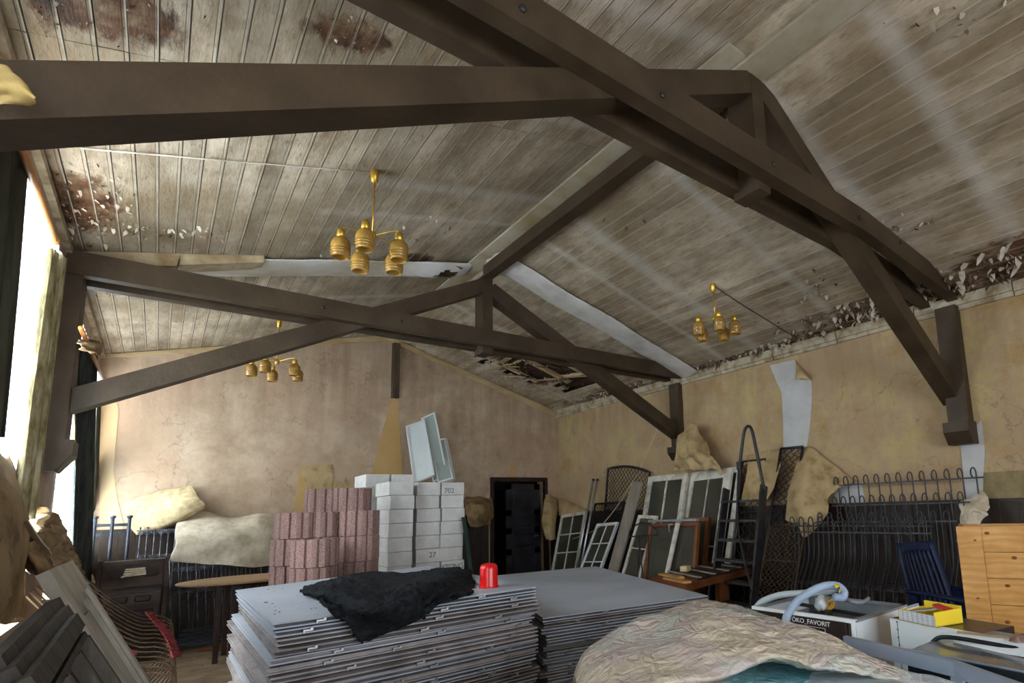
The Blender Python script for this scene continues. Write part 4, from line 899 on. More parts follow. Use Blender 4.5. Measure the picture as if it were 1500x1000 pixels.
# ================================================================== IRON RAILINGS
def ring(m, c, r, wr, n=12, turns=1.0, shrink=0, a0=0, flip=1):
    pts = []
    for i in range(int(n*turns)+1):
        a = a0+flip*2*math.pi*i/n; rr = r*(1-shrink*i/(n*turns)); pts.append(V(c)+V((rr*math.cos(a), 0, rr*math.sin(a))))
    m.tube(pts, wr, 4)
def belly_railing(label, loc, rz, lean, L_, Hh, n, m, hook=True, phase=0):
    o = thing('iron_railing', label, 'railing', loc, rz, 'iron railings with curled tops along right wall'); o.rotation_euler = (lean, 0, rz)
    MB().bar((0, 0, Hh-.09), (L_, 0, Hh-.09), .014, .016).build('top_rail', m, o)
    MB().bar((0, 0, .10), (L_, 0, .10), .016, .020).build('bottom_rail', m, o)
    MB().bar((0, -.03, .62), (L_, -.03, .62), .010, .012).build('middle_rail', m, o)
    pts = [(0, 0, .02), (0, 0, .16), (.0, -.05, .26), (.01, -.16, .38), (.0, -.20, .50), (-.01, -.13, .66), (0, -.03, .85), (0, 0, 1.0), (0, .0, Hh-.12), (0, 0, Hh-.03)]
    sp = smoothpath(pts, 22); b = MB(); b.tube(sp, .0075, 5)
    hk = [(0, 0, Hh-.04)]+[(-.018+.018*math.cos(t), -.006*i_, Hh-.035+.045*math.sin(t)) for i_, t in enumerate([i*.6 for i in range(0, 9)])]
    b.tube(hk, .0075, 5); bar_me = b.mesh('bar', m)
    s = MB(); ring(s, (0, -.06, .30), .055, .005, 10, 1.6, .6, 0, 1); ring(s, (0, -.06, .40), .045, .005, 10, 1.5, .6, math.pi, -1); sc = s.mesh('scroll', m)
    for k in range(n):
        x = L_*(k+.5)/n+phase; c = bpy.data.objects.new('bar', bar_me); C.objects.link(c); c.parent = o; c.location = (x, 0, 0)
        if k < n-1: c = bpy.data.objects.new('scroll', sc); C.objects.link(c); c.parent = o; c.location = (x+L_/n/2, 0, 0)
    return o
pA, pA2 = on_x(1221, 700, 6.06), on_x(1441, 696, 6.06); pB, pB2 = on_x(1221, 738, 5.86), on_x(1422, 733, 5.86)
belly_railing('tallest rear iron railing with curled tops on right wall', (6.03, pA.y, 0), -H, -.01, pA.y-pA2.y, pA.z-.0, 13, IRON)
belly_railing('second iron railing in front of the tallest one', (5.82, pB.y, 0), -H, -.01, pB.y-pB2.y, pB.z+.07, 13, IRON)
belly_railing('third iron railing leaning in the row along right wall', (5.66, pB.y+.25, 0), -H, -.04, 1.55, pB.z-.10, 13, IRON)
belly_railing('fourth iron railing, starting below the wallpaper flag', (5.54, pB.y+.42, 0), -H, -.05, 1.55, pB.z-.14, 13, IRON)
belly_railing('front iron railing nearest the washing machine', (5.42, pB.y+.30, 0), -H, -.06, 1.45, pB.z-.20, 12, IRON)

def scroll_railing(label, a, b, z0, z1, n, bands, m, lean=0, skew=0, ends=True, wr=.007):
    a, b = V(a), V(b); L_ = (b-a).length; rz = math.atan2(b.y-a.y, b.x-a.x); o = thing('iron_railing', label, 'railing', (a.x, a.y, z0), rz, 'scrolled iron railings at the back wall')
    o.rotation_euler = (lean, 0, rz); h = z1-z0
    MB().bar((0, 0, h-.03), (L_, 0, h-.03), .014, .014).build('top_rail', m, o); MB().bar((0, 0, .05), (L_, 0, .05), .016, .016).build('bottom_rail', m, o)
    bb = MB().tube([(skew, 0, h), (skew*.4, -.0, h*.6), (0, -.02, h*.3), (0, 0, 0)], wr, 5); bb.lathe([(0, h+.02), (.012, h+.01), (.010, h)], (skew, 0, 0), 6); bm__ = bb.mesh('bar', m)
    s = MB()
    for z in bands:
        ring(s, (-.028, 0, z-z0), .030, .0045, 10, 1.5, .6, 0, 1); ring(s, (.028, 0, z-z0), .030, .0045, 10, 1.5, .6, math.pi, -1)
        s.tube([(-.06, 0, z-z0), (0, 0, z-z0), (.06, 0, z-z0)], .004, 4)
    sm = s.mesh('scroll', m)
    for k in range(n):
        c = bpy.data.objects.new('bar', bm__); C.objects.link(c); c.parent = o; c.location = (L_*(k+.5)/n, 0, 0)
        if k < n-1: c = bpy.data.objects.new('scroll', sm); C.objects.link(c); c.parent = o; c.location = (L_*(k+1)/n, 0, 0)
    return o
IRONL = mat('mottled grey iron', (.05, .055, .07), (.22, .23, .27), 16, .4, .3, 60, spec=.5, metal=.3)  # mottled dark to pale grey, lighter than the other irons
scroll_railing('iron railing with scroll band behind the dark cabinet', on_y(200, 780, 9.3), on_y(262, 776, 9.3), .015, 1.46, 6, (1.10, 1.40), IRONL)
scroll_railing('iron railing with scroll bands behind the oval table', on_y(250, 830, 9.02), on_y(404, 830, 9.02), .015, 1.06, 13, (.93, .66), IRONL, lean=-.03, skew=-.06)
scroll_railing('rear iron railing just behind the one at the oval table', on_y(262, 810, 9.18), on_y(408, 812, 9.18), .015, .98, 12, (.55,), IRONB, lean=-.02)
g0, g1 = on_y(140, 757, 9.0), on_y(190, 760, 9.0)
o = thing('iron_gate', 'blue black iron gate with three knobbed posts beside teal curtain', 'gate', (g0.x, 9.0, 0))
for t in (0, .5, 1):
    x = g0.x+(g1.x-g0.x)*t; part(MB().tube([(x, 9.0, 0), (x, 9.0, g0.z-.02)], .018, 8).lathe([(.012, -.03), (.03, -.012), (.03, .006), (0, .012)], (x, 9.0, g0.z), 8), 'post', IRONB, o)
for z in (g0.z-.10, g0.z-.21, .45): part(MB().bar((g0.x, 9.0, z), (g1.x, 9.0, z), .02, .035), 'crossbar', IRONB, o)
o = thing('iron_bundle', 'dark bundle of flat iron bars lying under the scrolled railings', 'bundle', (.8, 8.9, 0)); 
for k in range(5): part(MB().bar((.20+k*.03, 8.72+.06*k, .05+.035*k), (1.45, 8.66+.07*k, .06+.035*k), .05, .03), 'iron_bar', IRONB, o)

# ================================================================== DARK CABINET, OVAL TABLE
o = thing('cabinet', 'dark brown cabinet with slanted lid and octagonal carved panels', 'cabinet', (-.17, 8.6, 0))
x0, x1, yf, yb = -.44, .10, 8.42, 8.95
part(MB().bx(x0+.02, x1-.02, yf+.04, yb, .06, .80), 'body', PIANO, o)
part(MB().prism([(x0, yf-.02, .80), (x0, yb, .80), (x0, yb, 1.10), (x0, yf+.17, 1.10)], (x1-x0, 0, 0)), 'upper_case', PIANO, o)
for xx in (x0-.035, x1):
    part(MB().prism([(xx, yf-.06, .02), (xx, yb, .02), (xx, yb, 1.12), (xx, yf+.15, 1.12), (xx, yf-.06, .80), (xx, yf-.02, .6), (xx, yf-.02, .2)], (.035, 0, 0)), 'side_panel', PIANO, o)
ld = V((0, .19, .30)).normalized(); nrm = V((0, -.30, .19)).normalized()
def onlid(x, s_, off=0): return V((x, yf-.02, .80))+ld*s_+nrm*off
lid = part(MB().prism([onlid(x0+.01, .02), onlid(x1-.01, .02), onlid(x1-.01, .345), onlid(x0+.01, .345)], nrm*.015), 'slanted_lid', PIANO, o)
for cx in (x0+.12, x1-.12):
    oc = [onlid(cx+.07*a, .19+.055*b, .015) for a, b in ((-1, -.5), (-.7, -1), (.7, -1), (1, -.5), (1, .5), (.7, 1), (-.7, 1), (-1, .5))]
    part(MB().prism(oc, nrm*.008), 'octagon_panel', DBROWN, o)
for k in range(4):
    part(MB().bar(onlid(-.26+.006*k, .15+.028*k, .02), onlid(-.06-.004*k, .165+.024*k, .02), .02, .008, nrm), 'torn_strip', PAPERL, o)
part(MB().bar(onlid(-.27, .135, .03), onlid(-.17, .18, .03), .018, .008, nrm), 'torn_strip', PAPERL, o)
lt = MB()
for k in range(6): ring(lt, (-.25+.03*k, 0, 0), .010, .0025, 8, 1.3, .4, k, 1)
lo = part(MB().prism([onlid(-.26, .285, .016), onlid(-.08, .285, .016), onlid(-.10, .297, .016), onlid(-.24, .297, .016)], nrm*.003), 'brass_ornament', DBROWN, o)
fl = part(MB().bx(x0+.03, x1-.02, yf-.045, yf+.03, .63, .75), 'drawer', PIANO, o)
for cx in (x0+.17, x1-.17): part(MB().cbox((cx, yf-.05, .69), (.14, .018, .07), .012), 'carved_panel', DBROWN, fl)
part(MB().cbox(((x0+x1)/2, yf+.035, .42), (.40, .02, .28), .01), 'front_panel', DBROWN, o)
part(MB().bx(x0-.01, x1+.01, yf-.03, yb, 0, .08), 'plinth', PIANO, o)
tc = V((.83, 7.9, 0)); o = thing('oval_table', 'oval oak table on four slim dark legs before the railings', 'table', tc)
zt = on_y(330, 855, 7.35)[2]
t = MB(); pr = [(.96, -.028), (1.0, -.020), (1.0, -.006), (.985, 0)]
vs = []; n = 40
for r, z in pr:
    for k in range(n): a = 2*math.pi*k/n; vs.append(tc+V((.64*r*math.cos(a), .46*r*math.sin(a), zt+z)))
t.add(vs, [(i*n+k, i*n+(k+1) % n, (i+1)*n+(k+1) % n, (i+1)*n+k) for i in range(3) for k in range(n)]+[tuple(range(n))[::-1], tuple(3*n+k for k in range(n))])
part(t, 'table_top', TABLEW, o)
for px, yy in ((319, 7.65), (331, 8.05), (341, 7.6), (367, 8.1)):
    x = on_y(px, 900, yy)[0]; part(MB().bar((x, yy, 0), (x, yy, zt-.028), .05, .05, (0, 1, 0)), 'leg', PIANO, o)
part(MB().bx(tc.x-.35, tc.x+.3, 7.8, 7.84, zt-.09, zt-.028), 'apron', PIANO, o)
o = MB().bar(on_z(292, 952, .015), on_z(362, 948, .015), .06, .03).build('lath', ORANGE); setorigin(o, on_z(292, 952, 0)); tag(o, 'reddish lath lying on the floor under the oval table', 'lath')

# ================================================================== LEFT FOREGROUND
TLf, TRf = V((-.37, 3.32, 1.31)), V((-.37, 4.16, 1.31)); 
def leaning_door():
    o = thing('door_panel', 'grey beige panelled door leaning on its side against left wall', 'door', (.2, 3.74, 0))
    A, B = TLf, TRf; D = V((.32, 3.32, 0))-A; L_ = D.length; d = D.normalized(); u = (B-A).normalized(); n = V((d.z*-1, 0, d.x)); n = u.cross(d).normalized(); n = n if n.x > 0 else -n
    P = lambda a, b: A+u*a+d*b
    W_ = (B-A).length
    def st(a0, a1, b0, b1, z0, z1, nm, m, par=o):
        return part(MB().prism([P(a0, b0)+n*z0, P(a1, b0)+n*z0, P(a1, b1)+n*z0, P(a0, b1)+n*z0], n*(z1-z0)), nm, m, par)
    st(0, .13, 0, L_, 0, .045, 'stile', GREYF); st(W_-.10, W_, 0, L_, 0, .045, 'stile', GREYF); st(.13, W_-.10, 0, .16, 0, .045, 'rail', GREYF); st(.13, W_-.10, L_-.2, L_, 0, .045, 'rail', GREYF)
    st(.13, W_-.10, .16, .20, 0, .03, 'moulding', GREYF); st(W_-.15, W_-.10, .20, L_-.2, 0, .03, 'moulding', GREYF); st(.13, .17, .2, L_-.2, 0, .03, 'moulding', GREYF)
    st(.17, W_-.22, .26, L_-.2, .004, .018, 'panel', GREYF); st(.17, W_-.15, .20, L_-.2, 0, .006, 'panel', GREYF)
    return o
leaning_door()
SHUTL = mat('grey shutter bar painted as lit', (.05, .04, .03), (.17, .145, .115), 9, .6, .5, 25, stretch=(1, 1, .3))  # lighter copy of the shutter colour, light painted onto the unlit stiles
SHUT = mat('dark weathered shutter', (.010, .008, .006), (.050, .040, .031), 9, .6, .5, 25, stretch=(1, 1, .3))
for k, lab in enumerate(('nearest dark weathered shutter frame leaning at the left edge', 'second dark shutter frame just behind the nearest', 'rearmost dark shutter frame beside the leaning grey door')):
    A = V((-.25-.035*k, 2.0+.06*k, 1.13+.02*k)); B = V((-.25-.035*k, 3.0+.10*k, 1.16+.025*k)); D = V((.36-.06*k, A.y, 0))-A
    o = thing('shutter', lab, 'shutter', (.3-.06*k, 2.5, 0)); L_ = D.length; d = D.normalized(); u = (B-A).normalized(); n = u.cross(d).normalized(); n = n if n.x > 0 else -n; W_ = (B-A).length
    def st(a0, a1, b0, b1, z0, z1, nm, mm=SHUT, sk=0):
        q = lambda a, b: A+u*a+d*b
        return part(MB().prism([q(a0, b0)+n*z0, q(a1, b0)+n*z0, q(a1, b1)+n*(z0+sk), q(a0, b1)+n*(z0+sk)], n*(z1-z0)), nm, mm, o)
    st(0, W_, 0, .055, 0, .045, 'rail'); st(0, W_, L_-.10, L_, 0, .045, 'rail'); st(0, W_, .075, .095, .01, .035, 'rail')
    for a in (0, W_*.33, W_*.64, W_-.045): st(a, a+.045, .095, L_-.10, .004, .040, 'stile', SHUTL)
    for a in (.10, W_*.33+.10, W_*.64+.09): st(a, a+.10, .12, L_-.14, .008, .020, 'panel')
    st(.0, W_, .09, L_-.1, .0, .003, 'gap_shade_sheet', BLACKW)  # near-black sheet stands in for the shade seen through the open gaps
sheet('paper_drape', 'big brown paper drape bulging at the far left edge of photo', [
    [(-60, 640, -.58), (-60, 720, -.5), (-60, 800, -.45), (-60, 880, -.45), (-60, 920, -.5)],
    [(-10, 655, -.6), (-8, 720, -.46), (-6, 800, -.40), (-6, 870, -.40), (-6, 915, -.48)],
    [(8, 670, -.6), (28, 730, -.46), (28, 790, -.42), (22, 850, -.42), (20, 908, -.5)],
    [(12, 665, -.64), (36, 725, -.56), (41, 770, -.54), (37, 850, -.54), (34, 905, -.56)]], BPAPER, 'x', .02, 4, 36, 40, seed=21, cat='paper', crease=.04)
sheet('paper_heap', 'crumpled brown wallpaper heap slumped under the left window', [
    [(62, 742, -.64), (46, 770, -.60), (42, 800, -.58), (50, 840, -.52)],
    [(72, 744, -.58), (66, 775, -.48), (62, 810, -.46), (78, 850, -.40)],
    [(84, 752, -.58), (88, 785, -.46), (98, 815, -.42), (108, 850, -.36)],
    [(92, 760, -.62), (106, 790, -.58), (122, 820, -.54), (131, 852, -.45)]], BPAPER, 'x', .03, 5, 40, 40, seed=23, cat='paper', crease=.06)
sheet('paper_drape', 'long brown hanging strip between paper heap and dark cabinet', [
    [(95, 762, -.66), (112, 800, -.64), (135, 850, -.56), (160, 900, -.3)],
    [(104, 775, -.62), (125, 812, -.58), (146, 858, -.50), (175, 905, -.25)],
    [(112, 790, -.66), (132, 822, -.64), (150, 862, -.6), (182, 905, -.3)]], mat('dark brown paper', (.06, .038, .02), (.12, .08, .045), 6, .85, .4, 12), 'x', .02, 6, 20, 30, seed=24, cat='paper')
sheet('paper_scrap', 'curled pale paper strip above the top of the leaning door', [[(38, 765, -.42), (50, 790, -.40), (66, 808, -.38), (77, 832, -.40)], [(41, 762, -.40), (56, 785, -.37), (72, 805, -.35), (80, 828, -.38)]], PAPERL, 'x', .01, 9, 8, 24, seed=26, cat='paper')
# nest of curved wire slats with red woven ends
o = thing('wire_rack', 'nest of curved dark wire slats with red woven ends', 'rack', (.1, 6.0, 0))
for k in range(14):
    yk = 6.9-.13*k; zo = .055*k*.25
    pts = [(-.62, yk+.1, 1.25-zo), (-.40, yk+.04, .98-zo), (-.18, yk, .77-zo), (-.05, yk, .68-zo), (.06, yk, .66-zo), (.15, yk, .61-zo), (.185, yk, .50-zo), (.16, yk, .38-zo), (.08, yk, .26-zo), (.0, yk, .16-zo), (-.02, yk, .02)]
    part(MB().tube(smoothpath(pts, 26), .006, 5), 'curved_slat', RUST, o)
REDW = mat('faded red weave', (.12, .012, .016), (.26, .035, .04), 40, .8, .6, 90)
pts = [(.0+.0, 6.9, .675), (.05, 6.5, .65), (.10, 6.1, .625), (.145, 5.7, .585), (.175, 5.3, .53)]
w = MB()
for k in range(26):
    t = k/25; p = catmull([V(q) for q in pts], t); w.bar(p+V((-.03, -.02, .03)), p+V((.02, .02, .02)), .016, .014)
part(w, 'red_weave', REDW, o)
part(MB().bar((-.12, 5.35, .60), (-.02, 5.3, .50), .05, .02).bar((-.16, 5.5, .66), (-.06, 5.45, .58), .05, .02), 'red_weave', REDW, o)

# ================================================================== WORKBENCH, STEPS, BLACK STAND
z = .70; q = [on_z(953, 844, z), on_z(1005, 856, z), on_z(1100, 832, z), on_z(1045, 828, z)]
o = thing('workbench', 'red brown workbench with dark grating on top, before the windows', 'bench', ((q[0]+q[2])/2).to_2d().to_3d())
part(MB().prism([V((p.x, p.y, z-.07)) for p in q], (0, 0, .07)), 'bench_top', ORANGE, o)
L1 = q[2]-q[1]; W1 = q[0]-q[1]
for a in (.55, .62): 
    for b in (.15, .8): p = q[1]+L1*a+W1*b; part(MB().bar((p.x, p.y, 0), (p.x, p.y, z-.07), .09, .07, (0, 1, 0)), 'leg', ORANGE, o)
p = q[1]+L1*.08+W1*.5; part(MB().bar((p.x, p.y, 0), (p.x, p.y, z-.07), .09, .07, (0, 1, 0)), 'leg', ORANGE, o)
g = thing('grating', 'dark slatted grating lying on the workbench', 'grating', (q[1]+L1*.6+W1*.5))
g.location.z = z+.001
for k in range(11):
    a = .22+.07*k; p0 = q[1]+L1*a+W1*.06; p1 = q[1]+L1*a+W1*.94; part(MB().bar(p0+V((0, 0, .028)), p1+V((0, 0, .028)), .04, .014), 'slat', DARKW if k % 3 else GREYW, g)
for b in (.12, .5, .88): p0 = q[1]+L1*.2+W1*b; p1 = q[1]+L1*.95+W1*b; part(MB().bar(p0+V((0, 0, .011)), p1+V((0, 0, .011)), .03, .019), 'runner', DARKW, g)
p = q[1]+L1*.30+W1*.6
o = MB().cbox((p.x, p.y, z+.068), (.12, .09, .06), .004, .4).build('wood_block', RAW); setorigin(o, (p.x, p.y, z+.037)); tag(o, 'small pale wood block on the workbench grating', 'wood block')
for k, (a, b, lb) in enumerate(((.04, .35, 'short orange board lying on the near end of workbench'), (.13, .7, 'second short orange board on the workbench by the grating'))):
    p = q[1]+L1*a+W1*b; bo = MB().bar(p+V((0, 0, .011))-W1*.3, p+V((0, 0, .011))+W1*.25, .10, .02).build('short_board', PINE); setorigin(bo, p); tag(bo, lb, 'board')
# steel steps
Lt, Lb = on_x(1064, 716, 5.55), on_x(1050, 832, 5.25); Rt, Rb = on_x(1119, 711, 5.50), on_x(1104, 878, 5.05)
ext = lambda a, b: a+(b-a)*(a.z/(a.z-b.z))
Lf, Rf = ext(Lt, Lb), ext(Rt, Rb)
o = thing('steel_steps', 'black steel steps with a tall looped handrail', 'steps', ((Lf+Rf)/2).to_2d().to_3d())
for a, b in ((Lt, Lf), (Rt, Rf)): part(MB().bar(a, b, .03, .11, (1, 0, 0)), 'stringer', IRON, o)
for k in range(7):
    t = .10+.135*k; a = Lt.lerp(Lf, t); b = Rt.lerp(Rf, t); b.z = (a.z+b.z)/2; a.z = b.z
    part(MB().bar(a, b, .15, .028), 'tread', mat('dusty black tread', (.02, .02, .022), (.07, .07, .07), 20, .6, .3, 60) if k == 0 else bpy.data.materials['dusty black tread'], o)
h0, h1, h2 = on_x(1083, 745, 5.52), on_x(1095, 624, 5.5), on_x(1119, 716, 5.48)
hp = [on_x(1080, 760, 5.5), on_x(1083, 690, 5.5), on_x(1088, 645, 5.5), on_x(1091, 629, 5.5), on_x(1096, 624, 5.5), on_x(1101, 629, 5.5), on_x(1106, 650, 5.5), on_x(1113, 685, 5.49), on_x(1120, 720, 5.48)]
part(MB().tube(smoothpath(hp, 30), .020, 8), 'handrail', IRON, o)
part(MB().tube(smoothpath([on_x(1082, 685, 5.5), on_x(1080, 760, 5.3), on_x(1088, 810, 5.12), on_x(1102, 865, 4.95)], 14), .014, 8), 'stay_rod', IRON, o)
part(MB().cbox(on_x(1083, 682, 5.5), (.06, .06, .10), .008), 'clamp', IRON, o)
o = thing('wire_stand', 'thin black wire stand before the red brown window', 'stand', on_x(942, 880, 5.0).to_2d().to_3d())
part(MB().tube(smoothpath([on_x(921, 786, 5.1), on_x(924, 775, 5.1), on_x(938, 766, 5.05), on_x(952, 768, 5.0), on_x(964, 782, 4.95), on_x(945, 784, 5.0), on_x(921, 786, 5.1)], 30), .010, 6), 'hoop', IRON, o)
for a, b in (((936, 785), (942, 848)), ((950, 784), (950, 848)), ((937, 785), (934, 846))):
    A = on_x(*a, 5.02); B = on_x(*b, 4.9); part(MB().tube([A, ext(A, B)], .009, 6), 'leg', IRON, o)

# ================================================================== BLUE GARDEN CHAIR
cx, cy = 5.20, 1.86
o = thing('garden_chair', 'navy blue plastic garden chair with slatted high back', 'chair', (cx, cy, 0), -.30)
def loc_(m, n): return m.build(n, NAVY, o)
f = lambda u, v: (-.235+.47*u, -.26+.50*v, .42+.02*math.cos(v*3.1)+.012*(2*u-1)**2)
loc_(MB().grid(f, 10, 10, .02), 'seat')
bk = MB()
def backp(u, v, off=0): w_ = .25-.035*v+.02*math.sin(v*3.1); return V(((2*u-1)*w_, .235+.17*v-off-.04*(1-(2*u-1)**2)*-1, .42+.68*v))
for s_ in (0, 1):
    bk = MB(); bk.grid(lambda u, v: backp(s_*.88+.12*u, v), 3, 14, .022); loc_(bk, 'back_stile')
loc_(MB().grid(lambda u, v: backp(.1+.8*u, .88+.12*v-.02*(2*u-1)**2), 12, 4, .022), 'top_rail'); loc_(MB().grid(lambda u, v: backp(.1+.8*u, .0+.10*v), 12, 2, .022), 'bottom_rail')
for k in range(7): loc_(MB().grid(lambda u, v: backp(.155+.105*k+.06*u, .08+.82*v), 1, 12, .016), 'slat')
for sx in (-1, 1):
    loc_(MB().grid(lambda u, v: (sx*(.25+.06*u), -.30+.60*v, .685+.012*math.sin(u*3.14)-.02*(1-v)**2), 3, 12, .022), 'arm')
    loc_(MB().bar((sx*.275, -.25, .67), (sx*.285, -.28, 0), .05, .07, (0, 1, 0)), 'leg'); loc_(MB().bar((sx*.26, .25, .67), (sx*.28, .34, 0), .05, .07, (0, 1, 0)), 'leg')

# ================================================================== WASHING MACHINE WITHOUT LID
zt = .85; fx, bx_, ya, yb = 2.93, 3.56, 1.60, 2.28
o = thing('washing_machine', 'washing machine with its lid off and dark brown control panel', 'appliance', ((fx+bx_)/2, (ya+yb)/2, 0))
part(MB().bx(fx+.01, fx+.03, ya, yb, .0, .70), 'front_panel', WHITEE, o)
part(MB().bx(fx, bx_, ya, ya+.012, .0, zt), 'side_panel', WHITEE, o); part(MB().bx(fx, bx_, yb-.012, yb, .0, zt), 'side_panel', WHITEE, o); part(MB().bx(bx_-.012, bx_, ya, yb, 0, zt), 'back_panel', GREYE, o)
part(MB().bx(fx-.006, fx+.02, ya-.002, yb+.002, zt-.014, zt+.006), 'front_rim', WHITEC, o)
part(MB().bx(fx, bx_, ya-.003, ya+.03, zt-.01, zt+.003).bx(fx, bx_, yb-.03, yb+.003, zt-.01, zt+.003).bx(bx_-.04, bx_+.003, ya, yb, zt-.01, zt+.003), 'top_frame', GREYE, o)
cpn = part(MB().cbox((fx-.005, (ya+yb)/2+.02, .775), (.03, yb-ya-.05, .125), .006), 'control_panel', DBROWN, o)
part(MB().bx(fx-.008, fx+.004, ya, ya+.022, .30, zt-.01), 'white_trim', WHITEC, o)
part(MB().bx(fx+.03, bx_-.02, ya+.02, yb-.02, zt-.10, zt-.085), 'inner_deck', DBROWN, o)
part(MB().cbox((fx+.28, (ya+yb)/2+.02, zt-.055), (.09, .09, .06), .008), 'pump_housing', IRON, o)
part(MB().bar((fx+.30, ya+.05, zt-.03), (fx+.36, yb-.1, zt-.02), .02, .02), 'wire_loom', IRON, o)
FX = Matrix.Rotation(-H, 4, 'Z') @ Matrix.Rotation(H, 4, 'X')
lp = Vector((fx-.0215, 1.86, .815))-V(o.location)
tx = text('ÖKO_FAVORIT', .036, TEXTW, Matrix.Translation(lp) @ FX, cpn)
pl_ = MB(); cy_ = 1.86
for k in range(13):
    a = math.pi*k/12; pl_.tube([(fx-.022, cy_-.032*math.cos(a), .745+.032*math.sin(a)), (fx-.022, cy_-.032*math.cos(a+.26), .745+.032*math.sin(a+.26))], .0012, 4)
for y0, y1, z0_, z1_ in ((-.09, .09, .790, .792), (-.09, -.088, .735, .792), (.088, .09, .735, .792), (-.09, -.045, .765, .767), (.045, .09, .765, .767)): pl_.bx(fx-.023, fx-.021, cy_+y0, cy_+y1, z0_, z1_)
part(pl_, 'dial_marks', TEXTW, o); part(MB().lathe([(.018, -.012), (.018, 0)], (0, 0, 0), 14), 'dial_knob', IRON, o)
kn = [c for c in bpy.data.objects if c.name.startswith('dial_knob')][-1]; kn.data = MB().lathe([(.0, .014), (.016, .012), (.018, 0)], (0, 0, 0), 14).mesh('dial_knob', IRON); kn.matrix_basis = Matrix.Translation(V((fx-.021, cy_, .745))-V(o.location)) @ Matrix.Rotation(-H, 4, 'Y')
h1 = smoothpath([on_x(1108, 890, 3.02), on_x(1118, 880, 3.08), on_x(1145, 871, 3.12), on_x(1185, 868, 3.15), on_x(1215, 866, 3.2), on_x(1230, 860, 3.22), on_x(1235, 868, 3.2), on_x(1228, 876, 3.15)], 40)
ho = MB().tube(h1, .021, 10).build('hose', HOSE2); setorigin(ho, on_x(1185, 872, 3.15)); tag(ho, 'pale grey drain hose lying over the open washing machine', 'hose')
h2 = smoothpath([on_x(1149, 930, 2.90), on_x(1152, 905, 2.89), on_x(1163, 885, 2.95), (on_x(1185, 868, 3.0)), on_x(1208, 858, 3.08), on_x(1226, 858, 3.14), on_x(1236, 866, 3.18), on_x(1234, 875, 3.16), on_x(1222, 874, 3.1)], 44)
ho = MB().tube(h2, .024, 10).build('hose', HOSE); setorigin(ho, on_x(1185, 872, 3.0)); tag(ho, 'thick blue hose arching over the washing machine front', 'hose')
ho = MB().tube(smoothpath([on_x(1232, 872, 3.3), on_x(1245, 880, 3.25), on_x(1262, 882, 3.3), on_x(1272, 876, 3.45)], 16), [.012]*17, 8).build('hose', GREYE); setorigin(ho, on_x(1245, 882, 3.3)); tag(ho, 'thin grey hose end in the back corner of washing machine', 'hose')
tp = MB().grid(sheetfn([[on_x(1218, 853, 3.12), on_x(1226, 862, 3.08)], [on_x(1224, 856, 3.12), on_x(1230, 860, 3.1)], [on_x(1232, 862, 3.14), on_x(1228, 868, 3.1)]], .01, 30), 8, 5, .004).build('tape', YELLOW); setorigin(tp, on_x(1224, 860, 3.1)); tag(tp, 'yellow tape tied round the blue hose loop', 'tape')
tp = thing('rag_bundle', 'white plastic connector with orange wires inside washing machine', 'connector', on_x(1203, 893, 3.2)); tp.location.z = zt-.085
part(MB().grid(sheetfn([[on_x(1196, 875, 3.2), on_x(1194, 886, 3.2), on_x(1196, 893, 3.2)], [on_x(1204, 872, 3.16), on_x(1203, 884, 3.1), on_x(1205, 894, 3.15)], [on_x(1212, 876, 3.2), on_x(1212, 885, 3.2), on_x(1208, 893, 3.2)]], .015, 25, 3), 10, 10, .006), 'white_sleeve', WHITEE, tp)
for k in range(5): part(MB().tube(smoothpath([on_x(1207, 890, 3.18), on_x(1210+3*k, 880-k, 3.18), on_x(1218+k, 884+k, 3.2), on_x(1208+2*k, 893, 3.2)], 10), .004, 5), 'wire', YELLOW if k % 2 else ORNG, tp)

# ================================================================== WHITE APPLIANCE, BOX, PAPERS, CRATE
pw = [on_z(1303, 905, .85), on_z(1500, 940, .85)]; d = (pw[1]-pw[0]).normalized(); pe = pw[0]+d*1.0
o = thing('white_appliance', 'white enamel appliance on its side in front of pine crate', 'appliance', ((pw[0]+pe)/2+V((.28, 0, 0))).to_2d().to_3d())
nn = V((-d.y, d.x, 0)); nn = nn if nn.x > 0 else -nn
A = pw[0]; 
part(MB().prism([V((A.x, A.y, .02)), V((pe.x, pe.y, .02)), V((pe.x, pe.y, .85)), V((A.x, A.y, .85))], nn*.02), 'front_panel', WHITEE, o)
Am = A+d*.48
part(MB().prism([A+nn*.021+V((0, 0, -.83)), Am+nn*.021+V((0, 0, -.83)), Am+nn*.021, A+nn*.021], nn*.27), 'body', DBROWN, o)
part(MB().prism([Am+nn*.021+V((0, 0, -.83)), pe+nn*.021+V((0, 0, -.83)), pe+nn*.021, Am+nn*.021], nn*.10), 'body', GREYE, o)
sc = MB()
for k in range(8): p = A+d*.045+V((0, 0, -.012-.04*k)); sc.box(p-nn*.002, (.006, .006, .006))
sc.bar(A+d*.045-nn*.001+V((0, 0, -.01)), A+d*.045-nn*.001+V((0, 0, -.4)), .002, .002, (1, 0, 0)); part(sc, 'rivet_line', IRON, o)
b0 = on_z(1334, 914, .852); b1 = on_z(1405, 929, .852); 
c0 = V((b0.x+.07, b0.y+.09, .852)); e = V((b1.x-b0.x, b1.y-b0.y, 0)); e = e.normalized()*.22; n2 = V((-e.y, e.x, 0)).normalized(); n2 = n2 if n2.x > 0 else -n2
o = thing('paper_carton', 'yellow and patterned open carton of papers on white appliance', 'box', c0)
P0 = c0; hh = .055
part(MB().prism([P0, P0+e, P0+e+n2*.20, P0+n2*.20], (0, 0, .004)), 'bottom', YELLOW, o)
